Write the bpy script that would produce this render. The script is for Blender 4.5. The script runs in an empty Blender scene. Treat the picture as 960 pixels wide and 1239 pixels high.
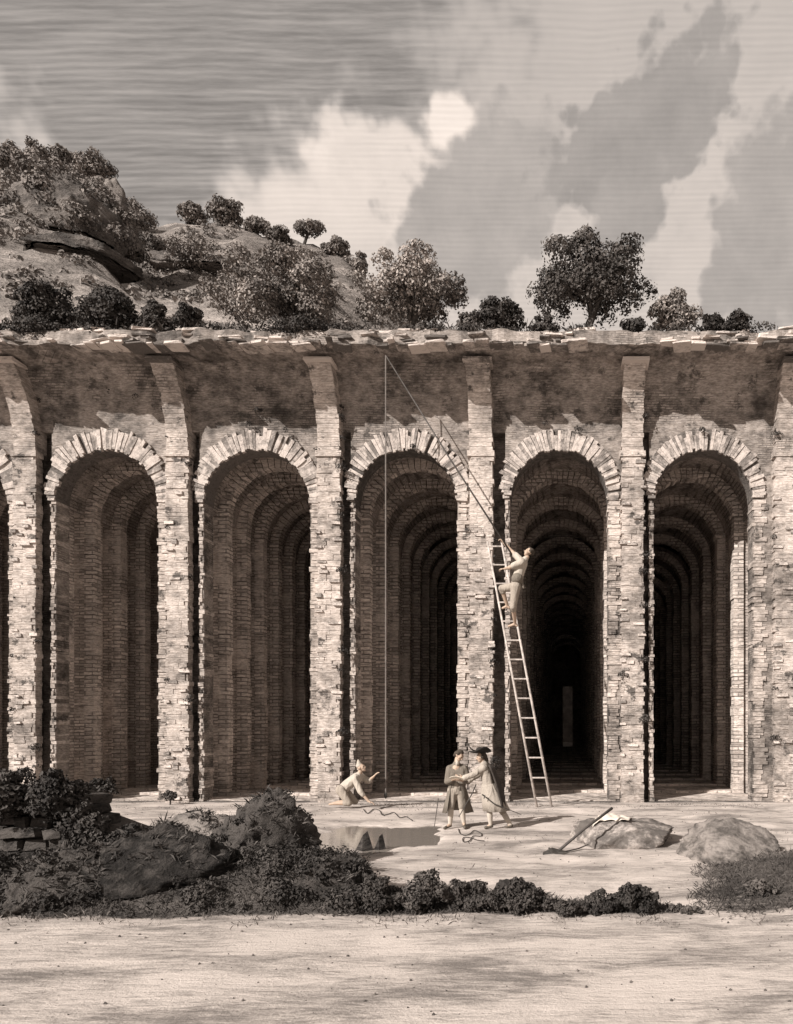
import bpy, bmesh, math, random
from mathutils import Vector, Matrix, noise, Euler
R = random.Random(7)
S = bpy.context.scene
COL = S.collection
# ------------------------------------------------------------------ camera
CAMH, F, U0, V0 = 2.1, 850.0, 690.0, 878.0      # eye height, focal length and principal point of the view (960 px wide)
cam = bpy.data.objects.new('camera', bpy.data.cameras.new('camera')); COL.objects.link(cam)
cam.location = (0, 0, CAMH); cam.rotation_euler = (math.pi/2, 0, 0)
cd = cam.data; cd.sensor_fit = 'HORIZONTAL'; cd.sensor_width = 36; cd.lens = F/960*36
cd.shift_x = -(U0-480)/960; cd.shift_y = (V0-619.5)/960; cd.clip_end = 2000; cd.clip_start = .1
S.camera = cam
S.cycles.diffuse_bounces = 5
S.view_settings.view_transform = 'Standard'; S.view_settings.look = 'None'
S.view_settings.exposure = 0.6; S.view_settings.gamma = 1
# ------------------------------------------------------------------ light
SUN = Vector((-.56, -.64, .526)).normalized()
sun = bpy.data.objects.new('sun', bpy.data.lights.new('sun', 'SUN')); COL.objects.link(sun)
sun.data.energy = 4.8; sun.data.angle = math.radians(.5); sun.data.color = (1, .95, .9)
sun.rotation_euler = (-SUN).to_track_quat('-Z', 'Y').to_euler()
EL = math.asin(SUN.z); AZ = math.atan2(SUN.x, SUN.y)

class NT:                                        # small node helper
    def __init__(s, tree): s.t = tree; s.n = tree.nodes; s.l = tree.links
    def new(s, kind, **kw):
        n = s.n.new(kind)
        for k, v in kw.items(): setattr(n, k, v)
        return n
    def put(s, sock, v):
        if hasattr(v, 'is_output'): s.l.new(v, sock)
        else: sock.default_value = v
    def m(s, op, a, b=0.0, c=None, clamp=False):
        n = s.new('ShaderNodeMath', operation=op, use_clamp=clamp); s.put(n.inputs[0], a); s.put(n.inputs[1], b)
        if c is not None: s.put(n.inputs[2], c)
        return n.outputs[0]
    def noise(s, vec, scale, detail=4, rough=.55, dist=0.0):
        n = s.new('ShaderNodeTexNoise'); s.l.new(vec, n.inputs['Vector'])
        n.inputs['Scale'].default_value = scale; n.inputs['Detail'].default_value = detail
        n.inputs['Roughness'].default_value = rough; n.inputs['Distortion'].default_value = dist
        return n.outputs['Fac']
    def step(s, v, a, b, to0=0.0, to1=1.0):
        n = s.new('ShaderNodeMapRange', interpolation_type='SMOOTHSTEP'); s.put(n.inputs[0], v)
        n.inputs[1].default_value = a; n.inputs[2].default_value = b; n.inputs[3].default_value = to0; n.inputs[4].default_value = to1
        return n.outputs[0]
    def mix(s, f, a, b):
        n = s.new('ShaderNodeMix', data_type='RGBA'); s.put(n.inputs[0], f)
        for i, v in ((6, a), (7, b)):
            if hasattr(v, 'is_output'): s.l.new(v, n.inputs[i])
            else: n.inputs[i].default_value = (*v, 1)
        return n.outputs[2]
    def vec(s, x, y, z):
        n = s.new('ShaderNodeCombineXYZ')
        for i, v in enumerate((x, y, z)): s.put(n.inputs[i], v)
        return n.outputs[0]
    def scl(s, vec, k):
        n = s.new('ShaderNodeVectorMath', operation='MULTIPLY'); s.l.new(vec, n.inputs[0]); n.inputs[1].default_value = k
        return n.outputs[0]

def make_world():
    w = bpy.data.worlds.new('World'); S.world = w; w.use_nodes = True
    t = NT(w.node_tree); t.n.clear()
    out = t.new('ShaderNodeOutputWorld'); bg = t.new('ShaderNodeBackground'); t.l.new(bg.outputs[0], out.inputs[0])
    STR = .1; bg.inputs[1].default_value = STR
    sky = t.new('ShaderNodeTexSky', sky_type='NISHITA'); sky.sun_disc = False
    sky.sun_elevation = EL; sky.sun_rotation = AZ % (2*math.pi)
    sky.air_density = 1; sky.dust_density = 2.5
    bw = t.new('ShaderNodeRGBToBW'); t.l.new(sky.outputs[0], bw.inputs[0])
    g = t.new('ShaderNodeTexCoord').outputs['Generated']
    sp = t.new('ShaderNodeSeparateXYZ'); t.l.new(g, sp.inputs[0])
    az = t.m('ARCTAN2', sp.outputs[0], sp.outputs[1]); el = t.m('ARCSINE', sp.outputs[2])
    n1 = t.noise(g, 5.5, 7, .58); n2 = t.noise(g, 17, 6, .6); n3 = t.noise(g, 2.2, 3, .5)
    def puff(scale, k):                          # billowing outlines
        v = t.new('ShaderNodeTexVoronoi', feature='SMOOTH_F1'); t.l.new(g, v.inputs['Vector']); v.inputs['Scale'].default_value = scale; v.inputs['Smoothness'].default_value = .25
        return t.m('MULTIPLY', t.m('SUBTRACT', v.outputs['Distance'], .45), k)
    wob = t.m('ADD', t.m('MULTIPLY', t.m('SUBTRACT', n1, .5), 2.2), t.m('MULTIPLY', t.m('SUBTRACT', n2, .5), .9))
    wob = t.m('ADD', wob, t.m('ADD', puff(9, 1.3), t.m('ADD', puff(22, 1.15), t.m('ADD', puff(48, .75), puff(95, .35)))))
    def ae(u, v):
        dx, dz = (u-U0)/F, (V0-v)/F
        return math.atan(dx), math.atan(dz/math.hypot(1, dx))
    def blob(u, v, ru, rv, rot, soft, k=1.0):
        a, e = ae(u, v); c, s_ = math.cos(math.radians(rot)), math.sin(math.radians(rot))
        da = t.m('SUBTRACT', az, a); de = t.m('SUBTRACT', el, e)
        x = t.m('MULTIPLY', t.m('ADD', t.m('MULTIPLY', da, c), t.m('MULTIPLY', de, s_)), F/ru*1.0)
        y = t.m('MULTIPLY', t.m('SUBTRACT', t.m('MULTIPLY', de, c), t.m('MULTIPLY', da, s_)), F/rv*1.25)
        d = t.m('SQRT', t.m('ADD', t.m('MULTIPLY', x, x), t.m('MULTIPLY', y, y)))
        d = t.m('ADD', d, t.m('MULTIPLY', wob, k))
        return t.step(d, 1+soft, 1-soft)
    # clear air: the Nishita sky in grey, overlaid with fine hatch lines as in an engraving
    band = t.m('ARCTAN2', sp.outputs[2], sp.outputs[1])      # angle that carries the drawn horizontal hatch lines
    wv = t.m('SINE', t.m('ADD', t.m('MULTIPLY', band, 1150.0), t.m('MULTIPLY', t.noise(t.scl(g, (1, 1, 2.0)), 5, 3), 16)))
    bv = t.vec(t.m('MULTIPLY', sp.outputs[0], 6.0), t.m('MULTIPLY', band, 60.0), 0.0)
    brk = t.step(t.noise(bv, 3, 5, .65), .3, .7)
    streak = t.m('ADD', 1, t.m('MULTIPLY', t.m('MULTIPLY', wv, .17), brk))
    long = t.step(t.noise(t.vec(t.m('MULTIPLY', sp.outputs[0], 2.5), t.m('MULTIPLY', band, 26.0), 3.0), 3.0, 7, .68), .32, .68, .8, 1.2)
    base = t.m('MULTIPLY', t.m('MULTIPLY', streak, long), t.m('ADD', 2.1, t.m('MULTIPLY', bw.outputs[0], .2)))
    val = base
    def lay(mask, value, tex=.35):
        nonlocal val
        vv = t.m('MULTIPLY', t.m('MULTIPLY', value, t.m('ADD', 1-tex/2, t.m('MULTIPLY', n2, tex))), t.m('ADD', .68, t.m('MULTIPLY', streak, .32)))
        n = t.new('ShaderNodeMix', data_type='FLOAT'); t.l.new(mask, n.inputs[0]); t.l.new(val, n.inputs[2]); t.l.new(vv, n.inputs[3]); val = n.outputs[0]
    lay(blob(850, 60, 350, 200, 12, .35, .35), 3.9, .15)
    lay(blob(640, 330, 330, 130, 15, .5, .35), 4.5, .15)
    lay(blob(880, 330, 300, 130, 30, .4, .3), 4.5, .15)
    lay(blob(480, 300, 180, 100, 10, .45, .4), 5.0, .25)
    lay(blob(445, 205, 62, 44, 0, .22, .4), 6.0, .35)
    lay(blob(505, 245, 95, 60, -20, .25, .4), 5.6, .35)
    lay(blob(542, 148, 36, 28, 10, .2, .4), 6.4, .25)
    lay(blob(385, 262, 90, 40, 10, .45, .4), 5.4, .3)
    lay(blob(595, 262, 128, 90, 25, .13, .36), 3.3, .55)
    lay(blob(772, 165, 135, 76, 22, .09, .4), 2.75, .6)
    lay(blob(760, 262, 62, 50, 30, .13, .4), 2.95, .5)
    lay(blob(935, 275, 82, 140, -18, .12, .35), 3.1, .5)
    lay(blob(1080, 180, 130, 90, 10, .25, .5), 3.3, .4)
    lay(blob(-200, 120, 190, 90, 0, .3, .5), 4.2, .4)
    hue = t.mix(t.step(val, 2.0, 6.0), (.95, .865, .805), (1, .875, .785))
    mulc = t.new('ShaderNodeVectorMath', operation='SCALE'); t.l.new(hue, mulc.inputs[0]); t.l.new(val, mulc.inputs['Scale'])
    t.l.new(mulc.outputs[0], bg.inputs[0])
make_world()

# ------------------------------------------------------------------ helpers
def P(u, v, Y): return Vector(((u-U0)/F*Y, Y, CAMH+(V0-v)/F*Y))
def GY(v): return F*CAMH/(v-V0)
def fb(x, y, z=0.0, o=3): return noise.fractal(Vector((x, y, z)), 1.0, 2.0, o)

class MB:                                        # mesh builder
    def __init__(s): s.v = []; s.f = []
    def quad(s, *p):
        i = len(s.v); s.v += [tuple(q) for q in p]; s.f.append(tuple(range(i, i+len(p))))
    def box(s, x0, x1, y0, y1, z0, z1, j=0.0, rng=R):
        i = len(s.v)
        for z in (z0, z1):
            for x, y in ((x0, y0), (x1, y0), (x1, y1), (x0, y1)):
                s.v.append((x+rng.uniform(-j, j), y+rng.uniform(-j, j), z+rng.uniform(-j, j)))
        s.f += [tuple(i+k for k in q) for q in ((3, 2, 1, 0), (4, 5, 6, 7), (0, 1, 5, 4), (1, 2, 6, 5), (2, 3, 7, 6), (3, 0, 4, 7))]
    def tube(s, pts, rad, n=8, cap=True):
        pts = [Vector(p) for p in pts]; rad = rad if isinstance(rad, (list, tuple)) else [rad]*len(pts)
        base = len(s.v); up = Vector((.13, .31, .94))
        for k, p in enumerate(pts):
            d = (pts[min(k+1, len(pts)-1)]-pts[max(k-1, 0)]).normalized()
            a = d.cross(up)
            if a.length < .05: a = d.cross(Vector((1, 0, 0)))
            a.normalize(); b = d.cross(a)
            for q in range(n):
                w = 2*math.pi*q/n; s.v.append(tuple(p+(a*math.cos(w)+b*math.sin(w))*rad[k]))
        for k in range(len(pts)-1):
            for q in range(n):
                q2 = (q+1) % n; s.f.append((base+k*n+q, base+k*n+q2, base+(k+1)*n+q2, base+(k+1)*n+q))
        if cap:
            s.f.append(tuple(base+q for q in range(n))[::-1]); e = base+(len(pts)-1)*n; s.f.append(tuple(e+q for q in range(n)))
    def grid(s, rows):
        i = len(s.v); w = len(rows[0])
        for r in rows: s.v += [tuple(p) for p in r]
        for a in range(len(rows)-1):
            for b in range(w-1): s.f.append((i+a*w+b, i+a*w+b+1, i+(a+1)*w+b+1, i+(a+1)*w+b))
    def mesh(s, name, mat, smooth=False):
        me = bpy.data.meshes.new(name); me.from_pydata(s.v, [], s.f)
        bm = bmesh.new(); bm.from_mesh(me)
        if len(s.f) < 60000: bmesh.ops.recalc_face_normals(bm, faces=bm.faces)
        bm.to_mesh(me); bm.free()
        me.materials.append(mat)
        if smooth: me.polygons.foreach_set('use_smooth', [True]*len(me.polygons))
        return me
    def build(s, name, mat, parent=None, loc=(0, 0, 0), smooth=False):
        return link(name, s.mesh(name, mat, smooth), parent, loc)

def link(name, me, parent=None, loc=(0, 0, 0), rot=None, scale=None):
    o = bpy.data.objects.new(name, me); COL.objects.link(o); o.location = loc
    if rot: o.rotation_euler = rot
    if scale: o.scale = scale
    if parent: o.parent = parent
    return o
def tag(o, label, cat, group=None):
    o['label'] = label; o['category'] = cat
    if group: o['group'] = group
    return o
def thing(name, label, cat, loc=(0, 0, 0), group=None): return tag(link(name, None, None, loc), label, cat, group)
def kind(o, k): o['kind'] = k; return o
def fixnormals(me):
    bm = bmesh.new(); bm.from_mesh(me); bmesh.ops.recalc_face_normals(bm, faces=bm.faces); bm.to_mesh(me); bm.free()

# ------------------------------------------------------------------ materials (sepia world: warm stone, umber plants)
def mat(name, build, rough=.9):
    m = bpy.data.materials.new(name); m.use_nodes = True; t = NT(m.node_tree)
    b = t.n['Principled BSDF']; b.inputs['Roughness'].default_value = rough
    b.inputs['Specular IOR Level'].default_value = .2
    build(t, b); return m
def hexc(v, w=.0): return (v, v*(.88-w), v*(.8-w))
def bump(t, b, h, strength, dist=.02):
    n = t.new('ShaderNodeBump'); n.inputs['Strength'].default_value = strength; n.inputs['Distance'].default_value = dist
    t.l.new(h, n.inputs['Height']); t.l.new(n.outputs[0], b.inputs['Normal'])
def masonry(name, lo, hi, course=.075, stain=.5, joint=.55, plaster=.5):
    def f(t, b):
        g = t.new('ShaderNodeNewGeometry').outputs['Position']
        sp = t.new('ShaderNodeSeparateXYZ'); t.l.new(g, sp.inputs[0])
        wob = t.m('MULTIPLY', t.m('SUBTRACT', t.noise(g, 1.3, 3), .5), .09)
        br = t.new('ShaderNodeTexBrick'); t.l.new(t.vec(t.m('ADD', sp.outputs[0], sp.outputs[1]), t.m('ADD', sp.outputs[2], wob), 0.0), br.inputs[0])
        br.inputs['Scale'].default_value = 1; br.inputs['Brick Width'].default_value = course*3.6; br.inputs['Row Height'].default_value = course
        br.inputs['Mortar Size'].default_value = course*.2; br.inputs['Mortar Smooth'].default_value = .5; br.inputs['Bias'].default_value = 0
        br.inputs['Color1'].default_value = (.55, .55, .55, 1); br.inputs['Color2'].default_value = (1, 1, 1, 1); br.inputs['Mortar'].default_value = (joint*.6,)*3+(1,)
        big = t.noise(g, .55, 6, .62, .4); mid = t.noise(t.scl(g, (1, 1, 1.6)), 2.6, 6, .65); fine = t.noise(t.scl(g, (1.0, 1.0, 5.0)), 9, 6, .7)
        pl = t.step(t.noise(t.scl(g, (1, 1, .8)), 1.1, 5, .6), .62-plaster*.3, .72-plaster*.3)      # remaining plaster hides joints
        bk = t.mix(t.m('MULTIPLY', pl, .8), br.outputs[0], (.86, .86, .86))
        st = t.step(t.m('ADD', t.m('MULTIPLY', big, .55), t.m('MULTIPLY', mid, .45)), .36, .62)
        tone = t.mix(st, hexc(lo), hexc(hi))
        mu = t.new('ShaderNodeMix', data_type='RGBA', blend_type='MULTIPLY'); mu.inputs[0].default_value = 1
        t.l.new(tone, mu.inputs[6]); t.l.new(bk, mu.inputs[7])
        fl = t.mix(t.step(fine, .38, .62), (.62, .6, .58), (1.08, 1.08, 1.08))
        mu2 = t.new('ShaderNodeMix', data_type='RGBA', blend_type='MULTIPLY'); mu2.inputs[0].default_value = 1
        t.l.new(mu.outputs[2], mu2.inputs[6]); t.l.new(fl, mu2.inputs[7])
        sw = t.step(t.noise(t.scl(g, (1, 1, 1.3)), 1.9, 7, .72), .56, .64)                                           # small black weathered patches
        t.l.new(t.mix(t.m('MULTIPLY', sw, stain), mu2.outputs[2], hexc(.035)), b.inputs['Base Color'])
        bump(t, b, t.m('ADD', t.m('MULTIPLY', fine, .6), t.m('MULTIPLY', bk, .7)), .8, .03)
    return mat(name, f)
def rocky(name, lo, hi, sc=4.0, stretch=(1, 1, 2.2), bs=.9, dist=.05, rnd=.16):
    def f(t, b):
        g = t.new('ShaderNodeNewGeometry').outputs['Position']
        a = t.noise(t.scl(g, stretch), sc, 8, .65, .4); c = t.noise(t.scl(g, stretch), sc*5, 5, .7)
        r = t.new('ShaderNodeObjectInfo').outputs['Random']
        k = t.m('ADD', t.m('MULTIPLY', a, .7), t.m('ADD', t.m('MULTIPLY', c, .3), t.m('MULTIPLY', t.m('SUBTRACT', r, .5), rnd)))
        t.l.new(t.mix(t.step(k, .36, .62), hexc(lo), hexc(hi)), b.inputs['Base Color'])
        bump(t, b, t.m('ADD', a, t.m('MULTIPLY', c, .5)), bs, dist)
    return mat(name, f)
def leafy(name, lo, hi, sc=1.6):
    def f(t, b):
        g = t.new('ShaderNodeNewGeometry').outputs['Position']
        a = t.noise(g, sc, 3, .6); r = t.new('ShaderNodeNewGeometry').outputs['Random Per Island']
        k = t.m('ADD', t.m('MULTIPLY', a, .75), t.m('MULTIPLY', r, .16))
        t.l.new(t.mix(t.step(k, .28, .66), hexc(lo), hexc(hi)), b.inputs['Base Color'])
        b.inputs['Roughness'].default_value = .75
    return mat(name, f)
def flat(name, col, rough=.85, nz=.25, sc=14):
    def f(t, b):
        g = t.new('ShaderNodeNewGeometry').outputs['Position']
        a = t.noise(g, sc, 5, .6)
        c0 = tuple(x*(1-nz) for x in col); c1 = tuple(min(1, x*(1+nz)) for x in col)
        t.l.new(t.mix(t.step(a, .3, .7), c0, c1), b.inputs['Base Color'])
        bump(t, b, a, .3, .01)
    return mat(name, f, rough)

M = dict(
    pier=masonry('pale_pier_masonry', .24, .74, .06, .85, .66, .95),
    wall=masonry('front_wall_masonry', .09, .46, .06, .75, .72, .7),
    inner=masonry('inner_wall_masonry', .46, .82, .09, .5, .6, .4),
    rib=masonry('rib_masonry', .62, .86, .12, .3, .6, .4),
    vault=masonry('vault_plaster', .28, .5, .09, .5, .6, .5),
    vous=rocky('voussoir_brick', .16, .54, 4.5, (1, 1, 1), rnd=.18),
    mort=rocky('arch_mortar', .07, .16, 7),
    brick=rocky('loose_brick', .2, .68, 6),
    edge=rocky('edge_stone_pale', .12, .6, 4, rnd=.4),
    earth=rocky('dark_earth', .035, .1, 3),
    hill=rocky('hill_scrub', .2, .52, .16, (.8, .8, 2.6), 1.0, 2.0),  # hill paled in its own colour in place of haze
    crag=rocky('crag_stone', .06, .24, .35, (1, 1, 1.5), 1.0, .8),
    rock=rocky('dark_rock', .02, .1, 2.6, (2.6, 1, 3.2), 1, .09),
    rock2=rocky('grey_boulder', .08, .26, 3.2, (1, 1.3, 1.6)),
    pale_rock=rocky('pale_boulder', .12, .5, 3.0, (1, 1, 1.4)),
    stone=rocky('ruin_stone', .02, .1, 5),
    ldark=leafy('foliage_dark', .022, .075), lmid=leafy('foliage_mid', .035, .13), lpale=leafy('foliage_pale', .09, .4, .55),
    lfar=leafy('foliage_far_haze', .11, .27, .4), bark=flat('bark', hexc(.075), .9, .4), grass=leafy('grass_blades', .03, .11, .9), pgrass=leafy('dry_grass', .08, .26, .9),  # far foliage paled in its colour in place of haze
    wood=flat('ladder_wood', hexc(.42), .7, .3, 9), dwood=flat('dark_wood', hexc(.07), .6, .3, 9), lime=flat('limewash', hexc(.42), .9, .35, 1.2), twine=flat('twine', hexc(.16), .9, .2), rope=flat('rope', hexc(.05), .9, .2),
    iron=flat('iron', (.05, .045, .04), .5, .3), skin=flat('skin', (.43, .32, .245), .6, .08, 30), linen=flat('linen_shirt', (.62, .55, .46), .9, .1, 30),
    coat=flat('pale_coat', (.52, .44, .36), .9, .12, 30), dcoat=flat('umber_coat', (.2, .165, .135), .9, .18, 30), brch=flat('breeches', (.4, .335, .27), .9, .12, 30),
    black=flat('black_felt', (.025, .022, .02), .85, .2, 30), hair=flat('hair', (.06, .048, .038), .8, .4, 60), shoe=flat('shoe_leather', (.09, .075, .06), .5, .2), cape=flat('dark_cape', (.055, .046, .04), .9, .2),
    stock=flat('stockings', (.48, .42, .36), .85, .06, 30), cloth=flat('white_cloth', (.6, .53, .46), .9, .06), paper=flat('paper', (.75, .68, .58), .8, .03), eye=flat('eye', (.02, .016, .014), .3, 0))
def garment(name, col):
    def f(t, b):
        g = t.new('ShaderNodeNewGeometry').outputs['Position']
        a = t.noise(t.scl(g, (1, 1, .3)), 8, 2, .4, .6); n = t.noise(g, 60, 3)
        t.l.new(t.mix(t.step(n, .3, .7), tuple(x*.82 for x in col), tuple(x*1.1 for x in col)), b.inputs['Base Color'])
        bump(t, b, a, .8, .06)
    return mat(name, f)
M.update(linen=garment('linen_shirt', (.43, .38, .325)), coat=garment('pale_coat', (.36, .315, .27)), dcoat=garment('umber_coat', (.17, .145, .12)), brch=garment('breeches', (.33, .285, .24)))
def water_mat():
    def f(t, b):
        b.inputs['Base Color'].default_value = (.24, .21, .185, 1); b.inputs['Roughness'].default_value = .04; b.inputs['Specular IOR Level'].default_value = .6
        g = t.new('ShaderNodeNewGeometry').outputs['Position']; bump(t, b, t.noise(t.scl(g, (1, 2.5, 1)), 5, 3), .12, .02)
    return mat('pond_water', f, .04)
M['water'] = water_mat()
def ground_mat():
    def f(t, b):
        g = t.new('ShaderNodeNewGeometry').outputs['Position']
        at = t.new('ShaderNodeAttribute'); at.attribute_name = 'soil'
        big = t.noise(t.scl(g, (.5, 1.3, 1)), 1.1, 6, .6, .5); st = t.noise(t.scl(g, (1, 5, 1)), 3.5, 6, .7, .3); fi = t.noise(g, 38, 4, .7)
        k = t.m('ADD', t.m('MULTIPLY', big, .5), t.m('ADD', t.m('MULTIPLY', st, .35), t.m('MULTIPLY', fi, .15)))
        pale = t.mix(t.step(k, .38, .58), hexc(.19), hexc(.58))
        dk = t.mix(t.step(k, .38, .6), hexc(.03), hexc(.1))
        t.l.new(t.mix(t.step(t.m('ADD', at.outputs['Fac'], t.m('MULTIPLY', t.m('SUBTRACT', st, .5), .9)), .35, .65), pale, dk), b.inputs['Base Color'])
        bump(t, b, t.m('ADD', st, t.m('MULTIPLY', fi, .6)), .7, .03)
    return mat('dusty_ground', f)
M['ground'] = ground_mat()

# ------------------------------------------------------------------ ground
PX, PY = -3.72, 13.4                             # pond centre
def pond(x, y):
    dx, dy = (x-PX)/1.4, (y-PY)/1.9
    return math.hypot(dx, dy)+.42*fb(x*1.3, y*.7, 3)+.05*fb(x*3, y*1.8, 6)
def sm(a, b, x): x = max(0, min(1, (x-a)/(b-a))); return x*x*(3-2*x)
def soil(x, y):  # darker ground tone by position: near banks, right slope, foot of the wall
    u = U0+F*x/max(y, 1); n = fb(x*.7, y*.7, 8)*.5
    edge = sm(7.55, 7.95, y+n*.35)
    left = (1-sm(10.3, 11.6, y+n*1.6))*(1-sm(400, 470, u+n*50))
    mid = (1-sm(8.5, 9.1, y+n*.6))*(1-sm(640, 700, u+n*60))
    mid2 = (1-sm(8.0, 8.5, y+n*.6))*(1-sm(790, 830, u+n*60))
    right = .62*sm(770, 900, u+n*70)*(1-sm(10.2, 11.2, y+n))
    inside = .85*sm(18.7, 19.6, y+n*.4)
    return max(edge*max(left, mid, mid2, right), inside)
def gz(x, y):
    if y > 19.2 or y < 2: return 0.0
    pd = pond(x, y); z = .02*sm(.9, 1.4, pd)
    z += sm(1.7, 2.8, pd)*(.05*fb(x*.7, y*.7, 1)+.022*fb(x*2.2, y*2.2, 2)+.006*fb(x*7, y*7, 5))*(.45+.55*sm(6.5, 8.5, y))
    u = U0+F*x/max(y, 1)
    z += .32*(1-sm(9.0, 11.0, y))*sm(7.6, 8.8, y)*(1-sm(380, 500, u))
    z += .16*sm(820, 960, u)*sm(7.8, 9.5, y)*(1-sm(10.5, 12.5, y))
    z -= .10*(1-sm(.72, 1.12, pond(x, y)))
    return z*(1-sm(17.6, 19.0, y))
def axis(lo, hi, st, far):
    a = [lo+st*i for i in range(int((hi-lo)/st)+1)]
    s, v = st, a[-1]
    while v < far: s *= 1.5; v += s; a.append(v)
    s, v = st, lo
    while v > -far: s *= 1.5; v -= s; a.insert(0, v)
    return a
gx = axis(-13, 6, .09, 400)
gy = [y for y in axis(3.5, 19.1, .09, 400) if y < 19.3]+[20, 69.8, 80, 150, 600]
mb = MB(); mb.grid([[(x, y, gz(x, y)) for x in gx] for y in gy])
gme = bpy.data.meshes.new('ground'); gme.from_pydata(mb.v, [], mb.f); gme.materials.append(M['ground'])
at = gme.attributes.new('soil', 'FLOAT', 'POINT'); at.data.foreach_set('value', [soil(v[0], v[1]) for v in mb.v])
gme.polygons.foreach_set('use_smooth', [True]*len(gme.polygons))
ground = kind(link('ground', gme), 'structure')
pm = MB(); c = []
for i in range(48):
    a = 2*math.pi*i/48; r = 1.95
    c.append((PX+1.25*r*math.cos(a), PY+1.75*r*math.sin(a), -.04))
pm.f.append(tuple(range(48))); pm.v = c
kind(pm.build('pond_water', M['water']), 'structure')

# ------------------------------------------------------------------ the cistern
Y0, SW, TH = 19.4, F/19.4, .5
XW = lambda u: (u-U0)/SW
ARCH = [(-113, 11), (68, 192), (247, 376), (430, 554), (617, 736), (791, 911), (972, 1094)]
YF = 19.15; PIL = [(-165, -137), (15, 43), (200, 228), (383, 412), (567, 597), (752, 780), (938, 966), (1120, 1150)]
ZC, ZL, ZT = 9.72, 10.2, 11.88
cis = thing('cistern', 'ruined brick cistern with a row of tall round arches opening onto dark vaulted aisles', 'cistern', (0, 0, 0))
def lean(z, z0, Rr): h = max(0, z-z0); return Rr-math.sqrt(max(0, Rr*Rr-h*h))
bx = [XW(-151)]+[XW((ARCH[i][1]+ARCH[i+1][0])/2) for i in range(6)]+[XW(1135)]
vous_me = []
for k in range(6):                               # tapered brick wedge: x tangential, z radial outwards, y towards the viewer
    r = random.Random(k); m = MB(); w0, w1 = .5, .5*r.uniform(1.28, 1.42); d = r.uniform(.9, 1.25)
    i = 0; m.v = []
    for z, w in ((0, w0), (.55, (w0+w1)/2+r.uniform(-.04, .06)), (1, w1)):
        for x, y in ((-w, -d), (w, -d*r.uniform(.85, 1.1)), (w, .4), (-w, .4)): m.v.append((x+r.uniform(-.07, .07), y, z+r.uniform(-.05, .05)*(z > 0)))
    for q in (0, 4):
        m.f += [(q, q+1, q+5, q+4), (q+1, q+2, q+6, q+5), (q+2, q+3, q+7, q+6), (q+3, q, q+4, q+7)]
    m.f += [(3, 2, 1, 0), (8, 9, 10, 11)]
    vous_me.append(m.mesh('voussoir', M['vous']))
NA = 28
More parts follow.
